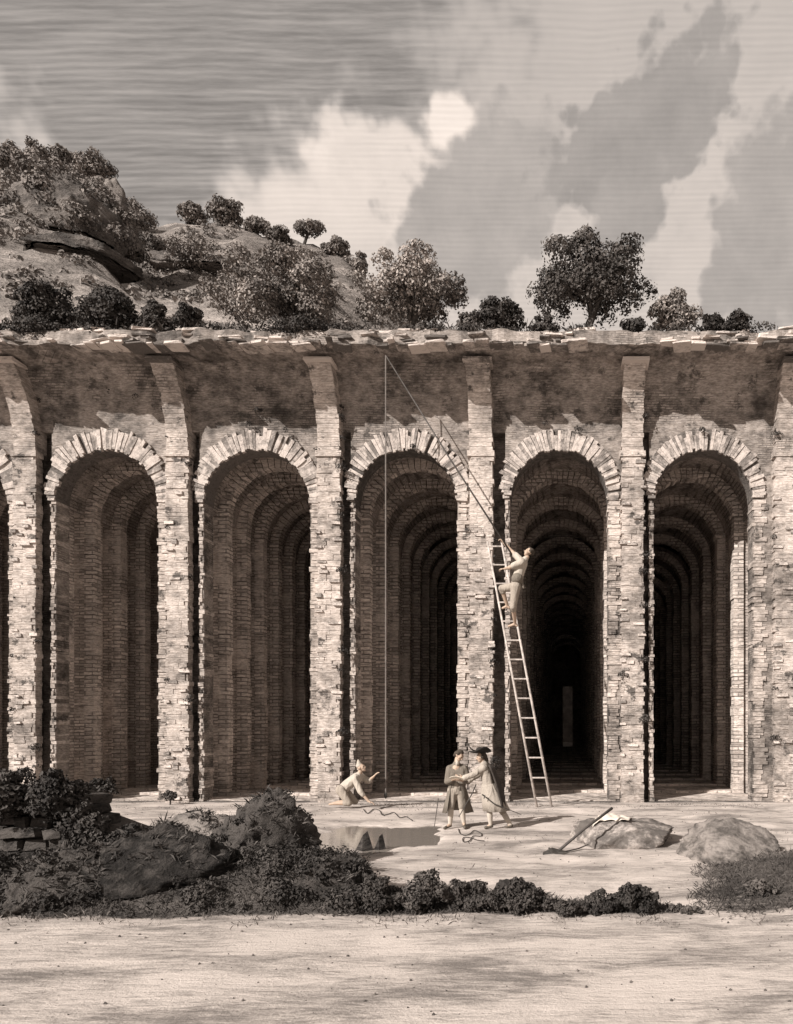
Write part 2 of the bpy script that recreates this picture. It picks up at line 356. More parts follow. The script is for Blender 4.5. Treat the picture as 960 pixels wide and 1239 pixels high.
for bi, (ul, ur) in enumerate(ARCH):
    aL, aR = XW(ul), XW(ur); cx, r = (aL+aR)/2, (aR-aL)/2; zs = ZC-r; XL, XR = bx[bi], bx[bi+1]
    arc = [(cx-r*math.cos(math.pi*i/NA), zs+r*math.sin(math.pi*i/NA)) for i in range(NA+1)]
    mb = MB()
    for Y in (Y0, Y0+TH):
        for x0, x1, d in ((XL, aL-.12, .42), (aL-.12, aL, 0), (aR, XR, 0)):  # slot beside the pilaster, set back to hold a dark shadow band
            d = d if Y == Y0 else 0; mb.quad((x0, Y+d, 0), (x1, Y+d, 0), (x1, Y+d, zs), (x0, Y+d, zs)); mb.quad((x0, Y+d, zs), (x1, Y+d, zs), (x1, Y+d, ZL), (x0, Y+d, ZL))
        for (xa, za), (xb, zb) in zip(arc, arc[1:]): mb.quad((xa, Y, za), (xb, Y, zb), (xb, Y, ZL), (xa, Y, ZL))
    mb.quad((aL-.12, Y0, 0), (aL-.12, Y0+.42, 0), (aL-.12, Y0+.42, ZL), (aL-.12, Y0, ZL)); mb.quad((XL, Y0, ZL), (aL-.12, Y0, ZL), (aL-.12, Y0+.42, ZL), (XL, Y0+.42, ZL))
    path = [(aL, 0)]+arc+[(aR, 0)]
    for (xa, za), (xb, zb) in zip(path, path[1:]): mb.quad((xa, Y0, za), (xb, Y0, zb), (xb, Y0+TH, zb), (xa, Y0+TH, za))
    rows = []; xs = [XL+(XR-XL)*i/10 for i in range(11)]
    for j in range(13):
        z = ZL+(ZT-ZL)*j/12; rows.append([(x, Y0-lean(z, ZL, 2.1)+.02*fb(x, z, 5), z) for x in xs])
    mb.grid(rows)
    mb.quad((XL, Y0+TH, ZL), (XR, Y0+TH, ZL), (XR, Y0+TH, ZT), (XL, Y0+TH, ZT))
    wme = bpy.data.meshes.new('wall_bay'); wme.from_pydata(mb.v, [], mb.f); wme.materials.append(M['wall'])
    wall = link('wall_bay', wme, cis)
    # ragged jamb courses on both sides of the opening
    for sgn, xj in ((-1, aL), (1, aR)):
        jm = MB(); z = 0.0
        while z < zs-.02:
            h = min(R.uniform(.07, .14), zs-z); inn = R.uniform(-.05, .03) if R.random() < .8 else R.uniform(-.11, -.03)
            out = R.uniform(.2, .42) if sgn > 0 else R.uniform(.1, .15); b_ = xj+sgn*out
            a = xj-sgn*inn
            jm.box(min(a, b_), max(a, b_), Y0-R.uniform(.012, .05), Y0+TH+.012, z+.006, z+h-.006, .006); z += h
        jm.build('jamb', M['pier'], cis)
    # recessed mortar ring and its wedge bricks
    ring = MB(); rr0, rr1 = r-.015, r+.6
    pts0 = [(cx-rr0*math.cos(math.pi*i/NA), zs+rr0*math.sin(math.pi*i/NA)) for i in range(NA+1)]
    def rout(th): return rr0+.14+.44*math.sin(th)**.7 if th < math.pi/2 else rr0+.3+.28*math.sin(th)
    pts1 = [(cx-rout(math.pi*i/NA)*math.cos(math.pi*i/NA), zs+rout(math.pi*i/NA)*math.sin(math.pi*i/NA)) for i in range(NA+1)]
    yf = lambda z: Y0-lean(z, ZL, 2.1)-.012
    for i in range(NA):
        a, b_, c_, d_ = pts0[i], pts0[i+1], pts1[i+1], pts1[i]
        ring.quad((a[0], yf(a[1]), a[1]), (b_[0], yf(b_[1]), b_[1]), (c_[0], yf(c_[1]), c_[1]), (d_[0], yf(d_[1]), d_[1]))
        ring.quad((a[0], yf(a[1]), a[1]), (b_[0], yf(b_[1]), b_[1]), (b_[0], Y0+TH+.01, b_[1]), (a[0], Y0+TH+.01, a[1]))
    ring = ring.build('arch_ring', M['mort'], cis)
    nv = 56 if 0 < bi < 6 else 34; q = 0.0
    while q < 1:
        dq = R.uniform(.75, 1.25)/nv; th = math.pi*min(q+dq/2, 1)
        L = R.uniform(.48, .66)*(1 if R.random() < .9 else .7); wdt = dq*math.pi*r*.93
        rad = r-.03+R.uniform(-.025, .05); L = min(L, rout(th)-rr0+R.uniform(-.02, .05))
        if R.random() < .045: q += dq; continue      # fallen out
        x, z = cx-rad*math.cos(th), zs+rad*math.sin(th)
        link('voussoir', R.choice(vous_me), ring, (x, yf(z+.3*math.sin(th)), z), (0, th-math.pi/2+R.uniform(-.03, .03), 0), (wdt, R.uniform(.04, .085), L))
        q += dq
# pilasters, their springing ribs and standing-out bricks
br_me = []
for k in range(5):
    m = MB(); m.box(-.5, .5, -.5, .5, -.5, .5, .07, random.Random(20+k)); br_me.append(m.mesh('brick', M['brick']))
ZI = 9.6
for pi, (ul, ur) in enumerate(PIL):
    x0, x1 = (ul-U0)/F*YF, (ur-U0)/F*YF
    mb = MB(); mb.box(x0+.03, x1-.03, YF+.03, Y0+.02, 0, ZI-.01)
    z = 0
    while z < ZI-.03:
        h = min(R.uniform(.07, .15), ZI-z); cut = x0+(x1-x0)*R.uniform(.3, .7)
        ea = R.uniform(-.02, .03) if R.random() < .75 else R.uniform(.02, .1); eb = R.uniform(-.02, .03) if R.random() < .7 else R.uniform(.03, .14)
        ya, yb = (R.uniform(-.004, .005), R.uniform(-.004, .005)) if fb(z*.6, pi*3.1, 2) > -.08 else (R.uniform(0, .03), R.uniform(0, .03))
        mb.box(x0+ea, cut-.002, YF+ya, Y0+.01, z+.002, z+h-.002, .003); mb.box(cut+.002, x1-eb, YF+yb, Y0+.01, z+.002, z+h-.002, .003); z += h
    mb.box(x0-.03, x1+.03, YF-.03, Y0+.01, ZI-.16, ZI-.005, .006)
    pil = mb.build('pilaster', M['pier'], cis)
    rb = MB(); rows = []
    n = 18
    prof = [(YF+.02-lean(ZI+(11.74-ZI)*j/n, ZI, 3.1), ZI+(11.74-ZI)*j/n) for j in range(n+1)]
    for (ya, za), (yb, zb) in zip(prof, prof[1:]):
        j0, j1 = R.uniform(-.012, .02), R.uniform(-.012, .03)
        rb.v += [(x0+.02+j0, ya, za+.004), (x1-.02-j1, ya, za+.004), (x1-.02-j1, yb, zb-.004), (x0+.02+j0, yb, zb-.004)]
        i = len(rb.v)-4; B = 19.6
        rb.v += [(x0+.02+j0, B, za+.004), (x1-.02-j1, B, za+.004), (x1-.02-j1, B, zb-.004), (x0+.02+j0, B, zb-.004)]
        rb.f += [(i, i+1, i+2, i+3), (i+1, i+5, i+6, i+2), (i+4, i, i+3, i+7), (i+3, i+2, i+6, i+7), (i, i+4, i+5, i+1)]
    rbo = rb.build('vault_rib', M['pier'], cis)
    tp = MB(); tp.box(x0-.03, x1+.05, prof[-1][0]-.06, prof[-1][0]+.5, 11.62, 11.7, .015); tp.build('capstone', M['edge'], rbo)
    if 1 <= pi <= 6:
        for _ in range(26):
            z = R.uniform(.1, 9.3) if R.random() < .6 else R.choice((1.5, 3.4, 5.2, 7.3))+R.gauss(0, .5)
            z = min(9.3, max(.1, z)); w = R.uniform(.12, .3); x = R.uniform(x0+w/2, x1-w/2)
            if R.random() < .45: x = R.choice((x0+w/2-.03, x1-w/2+.04))
            link('brick', R.choice(br_me), pil, (x, YF+R.uniform(.012, .035), z), (0, R.uniform(-.04, .04), 0), (w, R.uniform(.09, .14), R.uniform(.05, .1)))
# long aisles: dividing walls, vaults, transverse ribs
YB, YE, IN = Y0+TH, 70.0, .3
def rib_rows(i):
    first, st, nch = ((20.95, 1.25, .42), (20.95, 1.25, .42), (20.75, 1.2, .4), (20.8, 1.75, .5), (21.7, 2.62, .6), (21.6, 2.5, .6), (21.7, 2.62, .6), (21.7, 2.62, .6))[i]
    ys, y = [], first
    while y < 68.8: ys.append(y); y += st if y < 42 else 2.62
    return ys, nch
for i in range(8):
    xl = XW(ARCH[i-1][1])+IN if i else XW(-151)-.6; xr = XW(ARCH[i][0])-IN if i < 7 else XW(1135)+.6
    ya = YB+.003
    ys_, nch = rib_rows(i)
    for y_ in ys_:
        yb = y_-nch
        pb = MB(); pb.box(xl, xr, ya, yb, -.04, 10.39); pb.build('aisle_pier', M['inner'], cis)
        pb = MB(); pb.box(xl+.001, xr-.001, yb, yb+nch, 8.3, 10.395); pb.build('niche_head', M['inner'], cis)  # head of a gap added so a dark band shows before each rib
        ya = yb+nch
    pb = MB(); pb.box(xl, xr, ya, YE, -.04, 10.39); pb.build('aisle_pier', M['inner'], cis)
def well_open(i): return i == 4
for i, (ul, ur) in enumerate(ARCH):
    aL, aR = XW(ul)-IN, XW(ur)+IN; cx, r = (aL+aR)/2, (aR-aL)/2; zs = ZC-(r-IN)
    HOLES = [(29, 31), (35, 37), (41, 43), (47, 49), (53, 55), (59, 61), (65, 67)] if i in (3, 4, 5) else []
    cuts = [YB+.004]+[y for h in HOLES for y in h]+[YE]
    for c0_, c1_ in zip(cuts[::2], cuts[1::2]):
      rows = []
      for Y in (c0_, (c0_+c1_)/2, c1_): rows.append([(cx-r*math.cos(math.pi*k/20), Y, zs+r*math.sin(math.pi*k/20)) for k in range(21)]+[(cx+r+.05, Y, 10.38), (cx-r-.05, Y, 10.38)])
      mb = MB(); mb.grid(rows); mb.build('vault', M['vault'], cis)
    for y0_, y1_ in HOLES:                        # unseen roof openings added to brighten these aisles
        mb = MB(); a_, b_ = cx-r-.05, cx+r+.05
        for w in ((a_-.2, a_, y0_-.2, y1_+.2), (b_, b_+.2, y0_-.2, y1_+.2), (a_, b_, y0_-.2, y0_), (a_, b_, y1_, y1_+.2)): mb.box(*w, 10.402, 12.0)
        mb.build('light_shaft', M['inner'], cis)
    mb = MB(); mb.box(aL, aR, YB-.4, YE, -.3, .03); mb.build('aisle_floor', M['inner'], cis)
    mb = MB()
    if well_open(i):
        mb.box(aL, -.72, YE-.3, YE+.3, 0, 10.4); mb.box(.26, aR, YE-.3, YE+.3, 0, 10.4); mb.box(-.72, .26, YE-.3, YE+.3, 6.0, 10.4)
    else: mb.box(aL, aR, YE-.3, YE+.3, 0, 10.4)
    mb.build('end_wall', M['inner'], cis)
    ri = r-IN                                     # one rib: blocks up both walls and round the vault, a sill across the floor
    mb = MB(); rng = random.Random(i+50); D = .42 if i > 3 else .3
    z = 0.0
    while z < zs:
        h = min(.3, zs-z)
        for s_ in (-1, 1):
            a, b_ = cx+s_*(ri+rng.uniform(-.02, .02)), cx+s_*(r-.002); mb.box(min(a, b_), max(a, b_), 0, D, z+.006, z+h-.006, .004, rng)
        z += h
    NB = 27
    for k in range(NB):
        t0, t1 = math.pi*(k+.06)/NB, math.pi*(k+.94)/NB; q = ri+rng.uniform(-.025, .025); o_ = r+.01; y_ = rng.uniform(-.02, .01)
        pts = [(cx-rad*math.cos(t), zs+rad*math.sin(t)) for rad, t in ((q, t0), (q, t1), (o_, t1), (o_, t0))]
        b0 = len(mb.v); mb.v += [(x, y_, z) for x, z in pts]+[(x, D, z) for x, z in pts]
        mb.f += [tuple(b0+w for w in f) for f in ((0, 1, 2, 3), (7, 6, 5, 4), (0, 4, 5, 1), (1, 5, 6, 2), (3, 2, 6, 7), (0, 3, 7, 4))]
    mb.box(cx-ri, cx+ri, 0, D, 0, .1, .004, rng)
    me = mb.mesh('rib', M['rib'])
    for y_ in rib_rows(i)[0][:40 if 0 < i < 6 else 5]: link('rib', me, cis, (0, y_, .005))
# unseen light well, added to brighten the far doorway of the central aisle
mb = MB()
mb.box(-16, 3.4, 87.2, 87.8, 0, 13.2); mb.box(-16.6, -16, YE+.3, 87.8, 0, 13.2); mb.box(3.4, 4, YE+.3, 87.8, 0, 13.2); mb.box(-16, 3.4, YE+.3, 87.2, -.3, .02)
mb.build('light_well', M['lime'], cis)
# broken outer edge of the fallen vault, carrying rough slabs
mb = MB(); rows_t, rows_b = [], []
xs = [bx[0]-.3+(bx[-1]-bx[0]+.6)*i/190 for i in range(191)]
def edge_y(x): return 17.92+.14*fb(x*.6, 1, 2)+.1*fb(x*2.6, 4, 2)
rows = [[], [], [], [], []]
for x in xs:
    e = edge_y(x); zb = 11.72+.05*fb(x*1.3, 7, 1); zt = 12.26+.07*fb(x*.9, 3, 1)
    rows[0].append((x, 20.2, zb+.02)); rows[1].append((x, e+.3, zb+.06)); rows[2].append((x, e, zb+.12)); rows[3].append((x, e+.06, zt-.05)); rows[4].append((x, 20.2, zt+.1))
mb.grid(rows)
edge = mb.build('broken_vault_edge', M['wall'], cis)
st_me = []
for k in range(8):
    r = random.Random(70+k); m = MB(); m.box(-.5, .5, -.5, .5, -.5, .5, .075, r); me = m.mesh('stone', M['edge'])
    bm = bmesh.new(); bm.from_mesh(me); bmesh.ops.bevel(bm, geom=bm.edges[:], offset=.07, segments=1, affect='EDGES'); bm.to_mesh(me); bm.free(); st_me.append(me)
for row in range(8):
    x = bx[0]
    while x < bx[-1]:
        w = R.uniform(.14, .75)*(.8 if row == 0 else .9)
        grown = fb(x*.4, row*.22, 9)               # stretches overgrown with earth
        if R.random() < (.85 if row in (0, 1, 7) else .6) and (grown > -.12 or R.random() < .2):
            e = edge_y(x+w/2); h = R.uniform(.03, .075)
            link('stone', R.choice(st_me), edge, (x+w/2, e+R.uniform(-.06, .1)+.05*row, 11.78+row*.072+R.uniform(-.02, .02)), (R.uniform(-.05, .05), R.uniform(-.04, .04), R.uniform(-.2, .2)), (w*.97, R.uniform(.3, .55), h))
        x += w*(1 if row < 1 else R.uniform(1, 1.6))

# ------------------------------------------------------------------ hillside above
SIL = [(-900, 120), (-200, 150), (0, 186), (24, 190), (60, 194), (95, 200), (118, 206), (134, 226), (146, 252), (170, 268), (195, 278), (235, 270), (290, 276), (330, 288), (375, 297), (410, 305), (440, 330), (470, 362), (505, 398), (560, 470), (640, 560), (760, 590), (1000, 600), (1600, 600)]
def interp(T, x):
    for (a, b), (c, d) in zip(T, T[1:]):
        if x <= c: return b+(d-b)*max(0, (x-a))/(c-a)
    return T[-1][1]
YR = 82.0
def zr(x):
    u = U0+F*x/YR; return CAMH+(V0-interp(SIL, u))/F*YR
def hz(x, y):
    z1 = 12.28+.1*(1 if y > 18.4 else 0)
    if y < 20: base = z1+.18*(y-18)
    t = (y-20)/(YR-20); top = zr(x*(YR/max(y, 30)) if y < YR else x)
    top = max(top, 15)
    if t <= 0: return z1+.2*(y-18.4)+.05*fb(x, y, 1)
    if y <= YR:
        s = t**1.15; z = 12.7+(top-12.7)*s
        und = fb(x*.06, y*.06, 2)*3.2*math.sin(math.pi*min(1, t))*min(1, (top-12)/30)
        z += und+(fb(x*.25, y*.25, 4)*.9+fb(x*.9, y*.9, 6)*.3)*min(1, t*3)*min(1, (top-12)/25)
        return max(12.6, z)
    return max(4, top-(y-YR)*.5+fb(x*.1, y*.1, 2)*2)
hx = [-300, -240, -190, -150]+[-120+1.0*i for i in range(165)]+[50, 60, 75, 100, 150, 250]
hy = [18.3, 18.8, 19, 20]+[20+1.0*i for i in range(1, 72)]+[95, 100, 110, 125, 160, 220]
rows = []
for y in hy:
    rows.append([(x, y if (bx[0]-.2 < x < bx[-1]+.2) or y > 19.6 else 19.6, hz(x, y)) for x in hx])
mb = MB(); mb.grid([[(x, rows[0][i][1]+.03, (12.1 if bx[0]-.2 < x < bx[-1]+.2 else -1)) for i, x in enumerate(hx)]]+rows)
W = len(hx); keep = []
for f in mb.f:
    c = [sum(mb.v[i][k] for i in f)/4 for k in (0, 1)]
    if -16.3 < c[0] < 3.7 and 70.2 < c[1] < 87.4: continue  # hole in the hill above the added light well
    if any(a < c[0] < b for a, b in ((-6, -3), (-2, 1), (2, 5))) and any(a < c[1] < b for a, b in ((29, 31), (35, 37), (41, 43), (47, 49), (53, 55), (59, 61), (65, 67))): continue  # holes in the hill above the added roof openings
    keep.append(f)
hme = bpy.data.meshes.new('hillside'); hme.from_pydata(mb.v, [], keep); hme.materials.append(M['hill'])
hme.polygons.foreach_set('use_smooth', [True]*len(hme.polygons))
kind(link('hillside', hme), 'structure')

# ------------------------------------------------------------------ plants
def leaf(mb, p, n, s, rng, lobed=False):
    n = n.normalized(); a = n.cross(Vector((rng.uniform(-1, 1), rng.uniform(-1, 1), rng.uniform(-1, 1))))
    if a.length < .01: a = Vector((1, 0, 0))
    a.normalize(); b = n.cross(a); i = len(mb.v)
    mb.v += [tuple(p-a*s*.55), tuple(p+b*s*.32+n*s*.08), tuple(p+a*s*.55), tuple(p-b*s*.32+n*s*.08)]; mb.f.append((i, i+1, i+2, i+3))
def crown_mesh(lobes, n, s, rng):
    mb = MB(); tot = sum(l[1]**2 for l in lobes)
    for c, r in lobes:
        for _ in range(int(n*r*r/tot)):
            d = Vector((rng.gauss(0, 1), rng.gauss(0, 1), rng.gauss(0, 1))).normalized()
            if d.z < -.35 and rng.random() < .75: d.z *= -.6
            q = r*(rng.uniform(.86, 1.06) if rng.random() < .72 else rng.uniform(.35, .9))
            q *= 1+.28*noise.noise(d*2.6+c*3.1)
            p = c+Vector((d.x, d.y, d.z*.86))*q
            nn = d+Vector((rng.gauss(0, .42), rng.gauss(0, .42), rng.gauss(0, .42)))
            leaf(mb, p, nn, s*rng.uniform(.6, 1.25), rng)
    return mb
def raw(mb, name, m, parent=None, loc=(0, 0, 0)):
    me = bpy.data.meshes.new(name); me.from_pydata(mb.v, [], mb.f); me.materials.append(m); return link(name, me, parent, loc)
def tree(name, label, cat, box, vb, Y, m, n=5200, s=.1, nl=16, seed=0, group=None, trunk=True, zb=None, spread=1.0, lob=.25, ub=None, flat_=False):
    """box = crown extent in the view (u0, v0, u1, v1) at distance Y; vb = where its foot stands"""
    rng = random.Random(seed*13+5); u0, v0, u1, v1 = box; k = Y/F
    W_, H_ = (u1-u0)*k, (v1-v0)*k; ub = ub if ub is not None else (u0+u1)/2
    foot = P(ub, vb, Y)
    if zb is not None: foot.z = zb
    t = thing(name, label, cat, tuple(foot), group)
    c0 = P((u0+u1)/2, (v0+v1)/2, Y)-foot; lobes = []
    base_r = lob*min(W_, H_*1.25)
    for i in range(nl):
        a = i*2.39996+rng.uniform(-.3, .3)+seed; q = math.sqrt((i+.6)/nl)*rng.uniform(.88, 1.06); e = rng.uniform(-1, 1)
        if q > .5 and rng.random() < .1: continue
        r = base_r*rng.uniform(.6, 1.12)*(1.1-.35*q); rx, rz = max(.01, W_/2-r*.8), max(.01, H_/2-r*.8)
        x, z, y = math.cos(a)*q*rx, math.sin(a)*q*rz, e*rx*.75*spread*math.sqrt(max(0, 1-q*q*.75))
        if z < 0: x = max(-rx, min(rx, x*1.22)); z *= .9
        c = c0+Vector((x, y, z)); lobes.append((c, r))
        for _ in range(5):                         # knobs of leaves standing out of each mass
            d = Vector((rng.gauss(0, 1), rng.gauss(0, .8), rng.gauss(.35, .8))).normalized(); lobes.append((c+d*r*.8, r*rng.uniform(.32, .5)))
    lobes.append((c0+Vector((0, 0, -.05*H_)), base_r*1.1))
    raw(crown_mesh(lobes, n, s, rng), 'crown', m, t)
    if trunk:
        mb = MB(); h = c0.z; tr = max(.02, .045*min(W_, H_)); bend = rng.uniform(-.1, .1)*W_
        p = [Vector((0, 0, -.25)), Vector((bend*.3, 0, h*.3)), Vector((bend+c0.x*.4, 0, h*.62)), c0+Vector((0, 0, .1*H_))]
        mb.tube(p, [tr*1.25, tr, tr*.8, tr*.3], 7)
        for c, r in lobes[::2][:8]: mb.tube([p[1].lerp(p[2], rng.uniform(.1, .9)), p[2].lerp(c, .5)+Vector((0, 0, -.04*H_)), c], [tr*.5, tr*.36, tr*.14], 5)
        mb.build('trunk', M['bark'], t, smooth=True)
    return t
TB = 400
G1 = 'shrubs and small trees on top of the broken vault'
tree('shrub', 'round dark shrub at the left end of the cistern roof', 'shrub', (18, 338, 92, 412), TB, 18.9, M['ldark'], 9500, .085, 18, 1, G1, zb=12.38)
tree('shrub', 'dark two-lobed shrub second from the left on the cistern roof', 'shrub', (92, 344, 166, 412), TB, 18.8, M['ldark'], 9000, .085, 18, 2, G1, zb=12.38)
tree('shrub', 'small dark shrub between the two-lobed shrub and a smaller one on the roof', 'shrub', (164, 366, 210, 412), TB, 18.7, M['ldark'], 4200, .08, 12, 3, G1, zb=12.38)
tree('shrub', 'smallest dark shrub just left of the wide pale tree on the roof', 'shrub', (210, 370, 250, 412), TB, 18.7, M['ldark'], 3600, .08, 11, 4, G1, zb=12.38)
tree('spreading_tree', 'wide pale-topped tree on the roof above the second arch', 'tree', (258, 310, 420, 408), TB+6, 19.1, M['lpale'], 19000, .085, 34, 5, G1, zb=12.42, lob=.2, ub=345)
tree('spreading_tree', 'pale round tree on the roof above the middle arch', 'tree', (428, 309, 566, 406), TB+6, 19.1, M['lpale'], 17000, .085, 30, 6, G1, zb=12.42, lob=.21, ub=490)
tree('shrub', 'small dark shrub on the roof left of the tall dark tree', 'shrub', (572, 360, 634, 410), TB, 18.6, M['ldark'], 5600, .08, 14, 7, G1, zb=12.38, ub=606)
tree('shrub', 'low dark clump at the right foot of the pale round tree', 'shrub', (552, 374, 588, 408), TB, 18.5, M['lmid'], 1600, .08, 8, 8, G1, zb=12.38)
tree('round_tree', 'tallest dark tree on the cistern roof, above the fourth arch', 'tree', (638, 286, 792, 396), TB+8, 18.8, M['lmid'], 18000, .085, 32, 9, G1, zb=12.34, lob=.19, ub=710)
tree('shrub', 'grey rounded shrub on the roof right of the tallest tree', 'shrub', (786, 350, 848, 412), TB, 18.9, M['lpale'], 6500, .08, 15, 10, G1, zb=12.38)
for i, (u, v0, w, lb) in enumerate(((865, 376, 34, 'low spiky plant right of the grey rounded shrub on the roof'), (893, 374, 36, 'last low spiky plant at the right end of the roof'), (768, 380, 36, 'low dark clump below the tallest tree on its right'), (660, 384, 34, 'low dark clump left below the tallest tree'))):
    tree('low_plant', lb, 'plant', (u-w/2, v0, u+w/2, 408), TB, 18.2, M['ldark'], 900, .1, 8, 20+i, G1, zb=12.34)
# far shrubs along the ridge of the hill
def on_hill(u, v):
    y = 24.0
    while y < 84:
        p = P(u, v, y)
        if hz(p.x, y) >= p.z: return y
        y += .4
    return 82.0
far = [((216, 246, 250, 274), 'small round shrub on the hill ridge left of the big ridge tree', 30), ((250, 238, 298, 276), 'tall clump on the hill crest, biggest of the ridge shrubs', 31), ((294, 262, 326, 286), 'ridge shrub just right of the biggest one', 32), ((322, 274, 352, 298), 'ridge shrub left of the umbrella pine', 33), ((384, 290, 424, 312), 'low shrub at the right end of the ridge', 34), ((424, 302, 446, 336), 'last small shrub on the falling ridge', 35),
       ((200, 286, 272, 334), 'wide shrub on the open hill slope', 36), ((176, 286, 206, 312), 'small pale shrub on the hill slope above the dark shrubs', 37),
       ((24, 172, 62, 208), 'leftmost leafy clump on top of the crag', 38), ((58, 176, 94, 206), 'leafy clump in the middle of the crag top', 39), ((92, 186, 138, 222), 'leafy clump on the right shoulder of the crag', 40), ((108, 214, 146, 262), 'leafy clump hanging on the right face of the crag', 41), ((140, 244, 190, 282), 'low scrub at the right foot of the crag', 42), ((-10, 170, 30, 210), 'leafy clump at the left border on the crag', 43), ((90, 236, 150, 278), 'scrub on the shady face below the crag', 44)]
for b, lb, sd in far:
    um, vf = (b[0]+b[2])/2, b[3]-3; Yd = on_hill(um, vf)-(3.6 if sd >= 38 else 0)      # the last ones root on the crag
    tree('hill_shrub', lb, 'shrub', b, vf, Yd, M['lfar'], 3000, .3*Yd/80, 14, sd, 'shrubs and trees on the distant hill', lob=.27)
# umbrella pine
foot = P(366, 296, 81); t = thing('umbrella_pine', 'lone flat-topped umbrella pine standing on the hill ridge', 'tree', tuple(foot), 'shrubs and trees on the distant hill')
rng = random.Random(3); lobes = []
for i in range(11): lobes.append((P(372+rng.uniform(-17, 17), 277+rng.uniform(-4, 3), 81+rng.uniform(-1.4, 1.4))-foot, rng.uniform(.55, .8)))
raw(crown_mesh(lobes, 1800, .33, rng), 'crown', M['lfar'], t)
mb = MB(); a = P(372, 281, 81)-foot; mb.tube([(0, 0, -.6), a*.5+Vector((.15, 0, 0)), a], [.2, .16, .1], 6)
for s_ in (-1, 1): mb.tube([a*.6, a+Vector((s_*1.0, 0, .3))], [.1, .05], 5)
mb.build('trunk', M['bark'], t)
# crag on the left
def rock_mesh(w, d, h, seed, sub=4, rough=.28, m=None, strata=0.0, fl=.35):
    bm = bmesh.new(); bmesh.ops.create_icosphere(bm, subdivisions=sub, radius=1); o = Vector((seed*3.7, seed*1.9, seed*.7))
    rr = random.Random(seed*7+1); cuts = []
    for _ in range(16):
        n_ = Vector((rr.gauss(0, 1), rr.gauss(0, 1), rr.gauss(.25, .8))).normalized(); cuts.append((n_, rr.uniform(.66, .92)))
    for v in bm.verts:
        p = v.co.copy(); k = 1+.45*rough*noise.fractal(p*1.3+o, .9, 2.0, 5)+rough*.5*abs(noise.noise(p*2.7+o))
        q = p*k*1.08
        for n_, d_ in cuts:                     # broken faces
            e_ = q.dot(n_)-d_
            if e_ > 0: q -= n_*e_*.9
        q *= 1+.05*noise.fractal(p*6+o, .8, 2.0, 4)
        if strata:                               # slanting beds and cracks
            l = (q.z*1.0+q.x*.55)*4.2+.8*noise.noise(p*1.7+o); q *= 1+strata*.13*(abs((l%1)-.5)*2)**.6-strata*.07
            q *= 1-.1*strata*max(0, noise.noise(p*5+o))
        v.co = Vector((q.x*w/2, q.y*d/2, max(-fl*.5, q.z)*h*.8))
    me = bpy.data.meshes.new('rock'); bm.to_mesh(me); bm.free(); me.materials.append(m or M['rock'])
    for p in me.polygons: p.use_smooth = sub > 4
    return me
for u, v, w, h, sd, lb in ((62, 268, 150, 92, 5, 'weathered rocky crag at the top left of the hill'), (118, 276, 84, 66, 7, 'steep dark rock face under the right shoulder of the crag'), (236, 322, 110, 26, 9, 'low rock outcrop on the hill slope below the ridge shrubs'), (92, 306, 120, 22, 10, 'long low ledge of rock on the hill slope under the crag')):
    yc = on_hill(u, v); k = yc/F
    tag(link('crag' if h > 60 else 'rock_ledge', rock_mesh(w*k, w*k*.7, h*k*1.3, sd, 5, .34, M['crag'], .9), None, tuple(P(u, v, yc)+Vector((0, w*k*.12, -h*k*.1)))), lb, 'crag' if h > 60 else 'rock ledge')

rng = random.Random(91); lobes = []
while len(lobes) < 420:
    u = rng.uniform(-60, 480); v = rng.uniform(190, 396)
    if fb(u*.012, v*.03, 3) < -.08: continue
    yc = on_hill(u, v)
    if yc < 82: p = P(u, v, yc); lobes.append((p, rng.uniform(.006, .013)*yc))
for _ in range(90):
    u = rng.uniform(0, 150); lobes.append((P(u, interp(SIL, u)+rng.uniform(2, 50), 77+rng.uniform(-2, 3)), rng.uniform(.6, 1.1)))
for o in [x for x in bpy.data.objects if x.name.startswith('crag')]:
    vs = [v for v in o.data.vertices if v.normal.y < .2 and v.normal.z > -.1]
    for v in rng.sample(vs, 70):
        if fb(v.co.x*.3, v.co.z*.3, 21) > -.25: lobes.append((o.location+v.co, rng.uniform(.45, 1.0)))
kind(raw(crown_mesh(lobes, 46000, .27, rng), 'hill_scrub', M['lfar']), 'stuff')
# grasses (uncountable)
def blades(name, m, pts, h0, h1, seed, w=.012, lean_=.5):
    rng = random.Random(seed); mb = MB()
    for p in pts:
        h = rng.uniform(h0, h1); a = rng.uniform(0, 2*math.pi); ww = w*rng.uniform(.6, 1.5)
        d = Vector((math.cos(a), math.sin(a), 0)); l = Vector((rng.gauss(0, lean_), rng.gauss(0, lean_), 1)).normalized()*h
        i = len(mb.v); p = Vector(p); mb.v += [tuple(p-d*ww), tuple(p+d*ww), tuple(p+l*.6+d*ww*.5), tuple(p+l+Vector((l.x*.3, l.y*.3, -abs(l.x)*.25)))]
        mb.f.append((i, i+1, i+2, i+3))
    return kind(raw(mb, name, m), 'stuff')
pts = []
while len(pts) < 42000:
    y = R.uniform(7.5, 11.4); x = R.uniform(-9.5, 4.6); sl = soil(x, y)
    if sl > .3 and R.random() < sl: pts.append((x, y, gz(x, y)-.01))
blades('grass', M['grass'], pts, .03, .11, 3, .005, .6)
pts = []
for _ in range(3400):
    x = R.uniform(bx[0], bx[-1]); c = fb(x*.5, 2, 4)
    if R.random() < .35+c*1.2:
        pts.append((x, edge_y(x)+R.uniform(.15, .6), 12.36+R.uniform(-.05, .05)))
blades('roof_grass', M['grass'], pts, .06, .26, 4, .02, .6)
pts = []
for _ in range(5200):
    x = R.uniform(-14, 5); y = R.choice((18.6, 18.5, 19.2, 18.0))+R.gauss(0, .2)
    if fb(x*.8, y, 12) > .05: pts.append((x, y, gz(x, y)-.01))
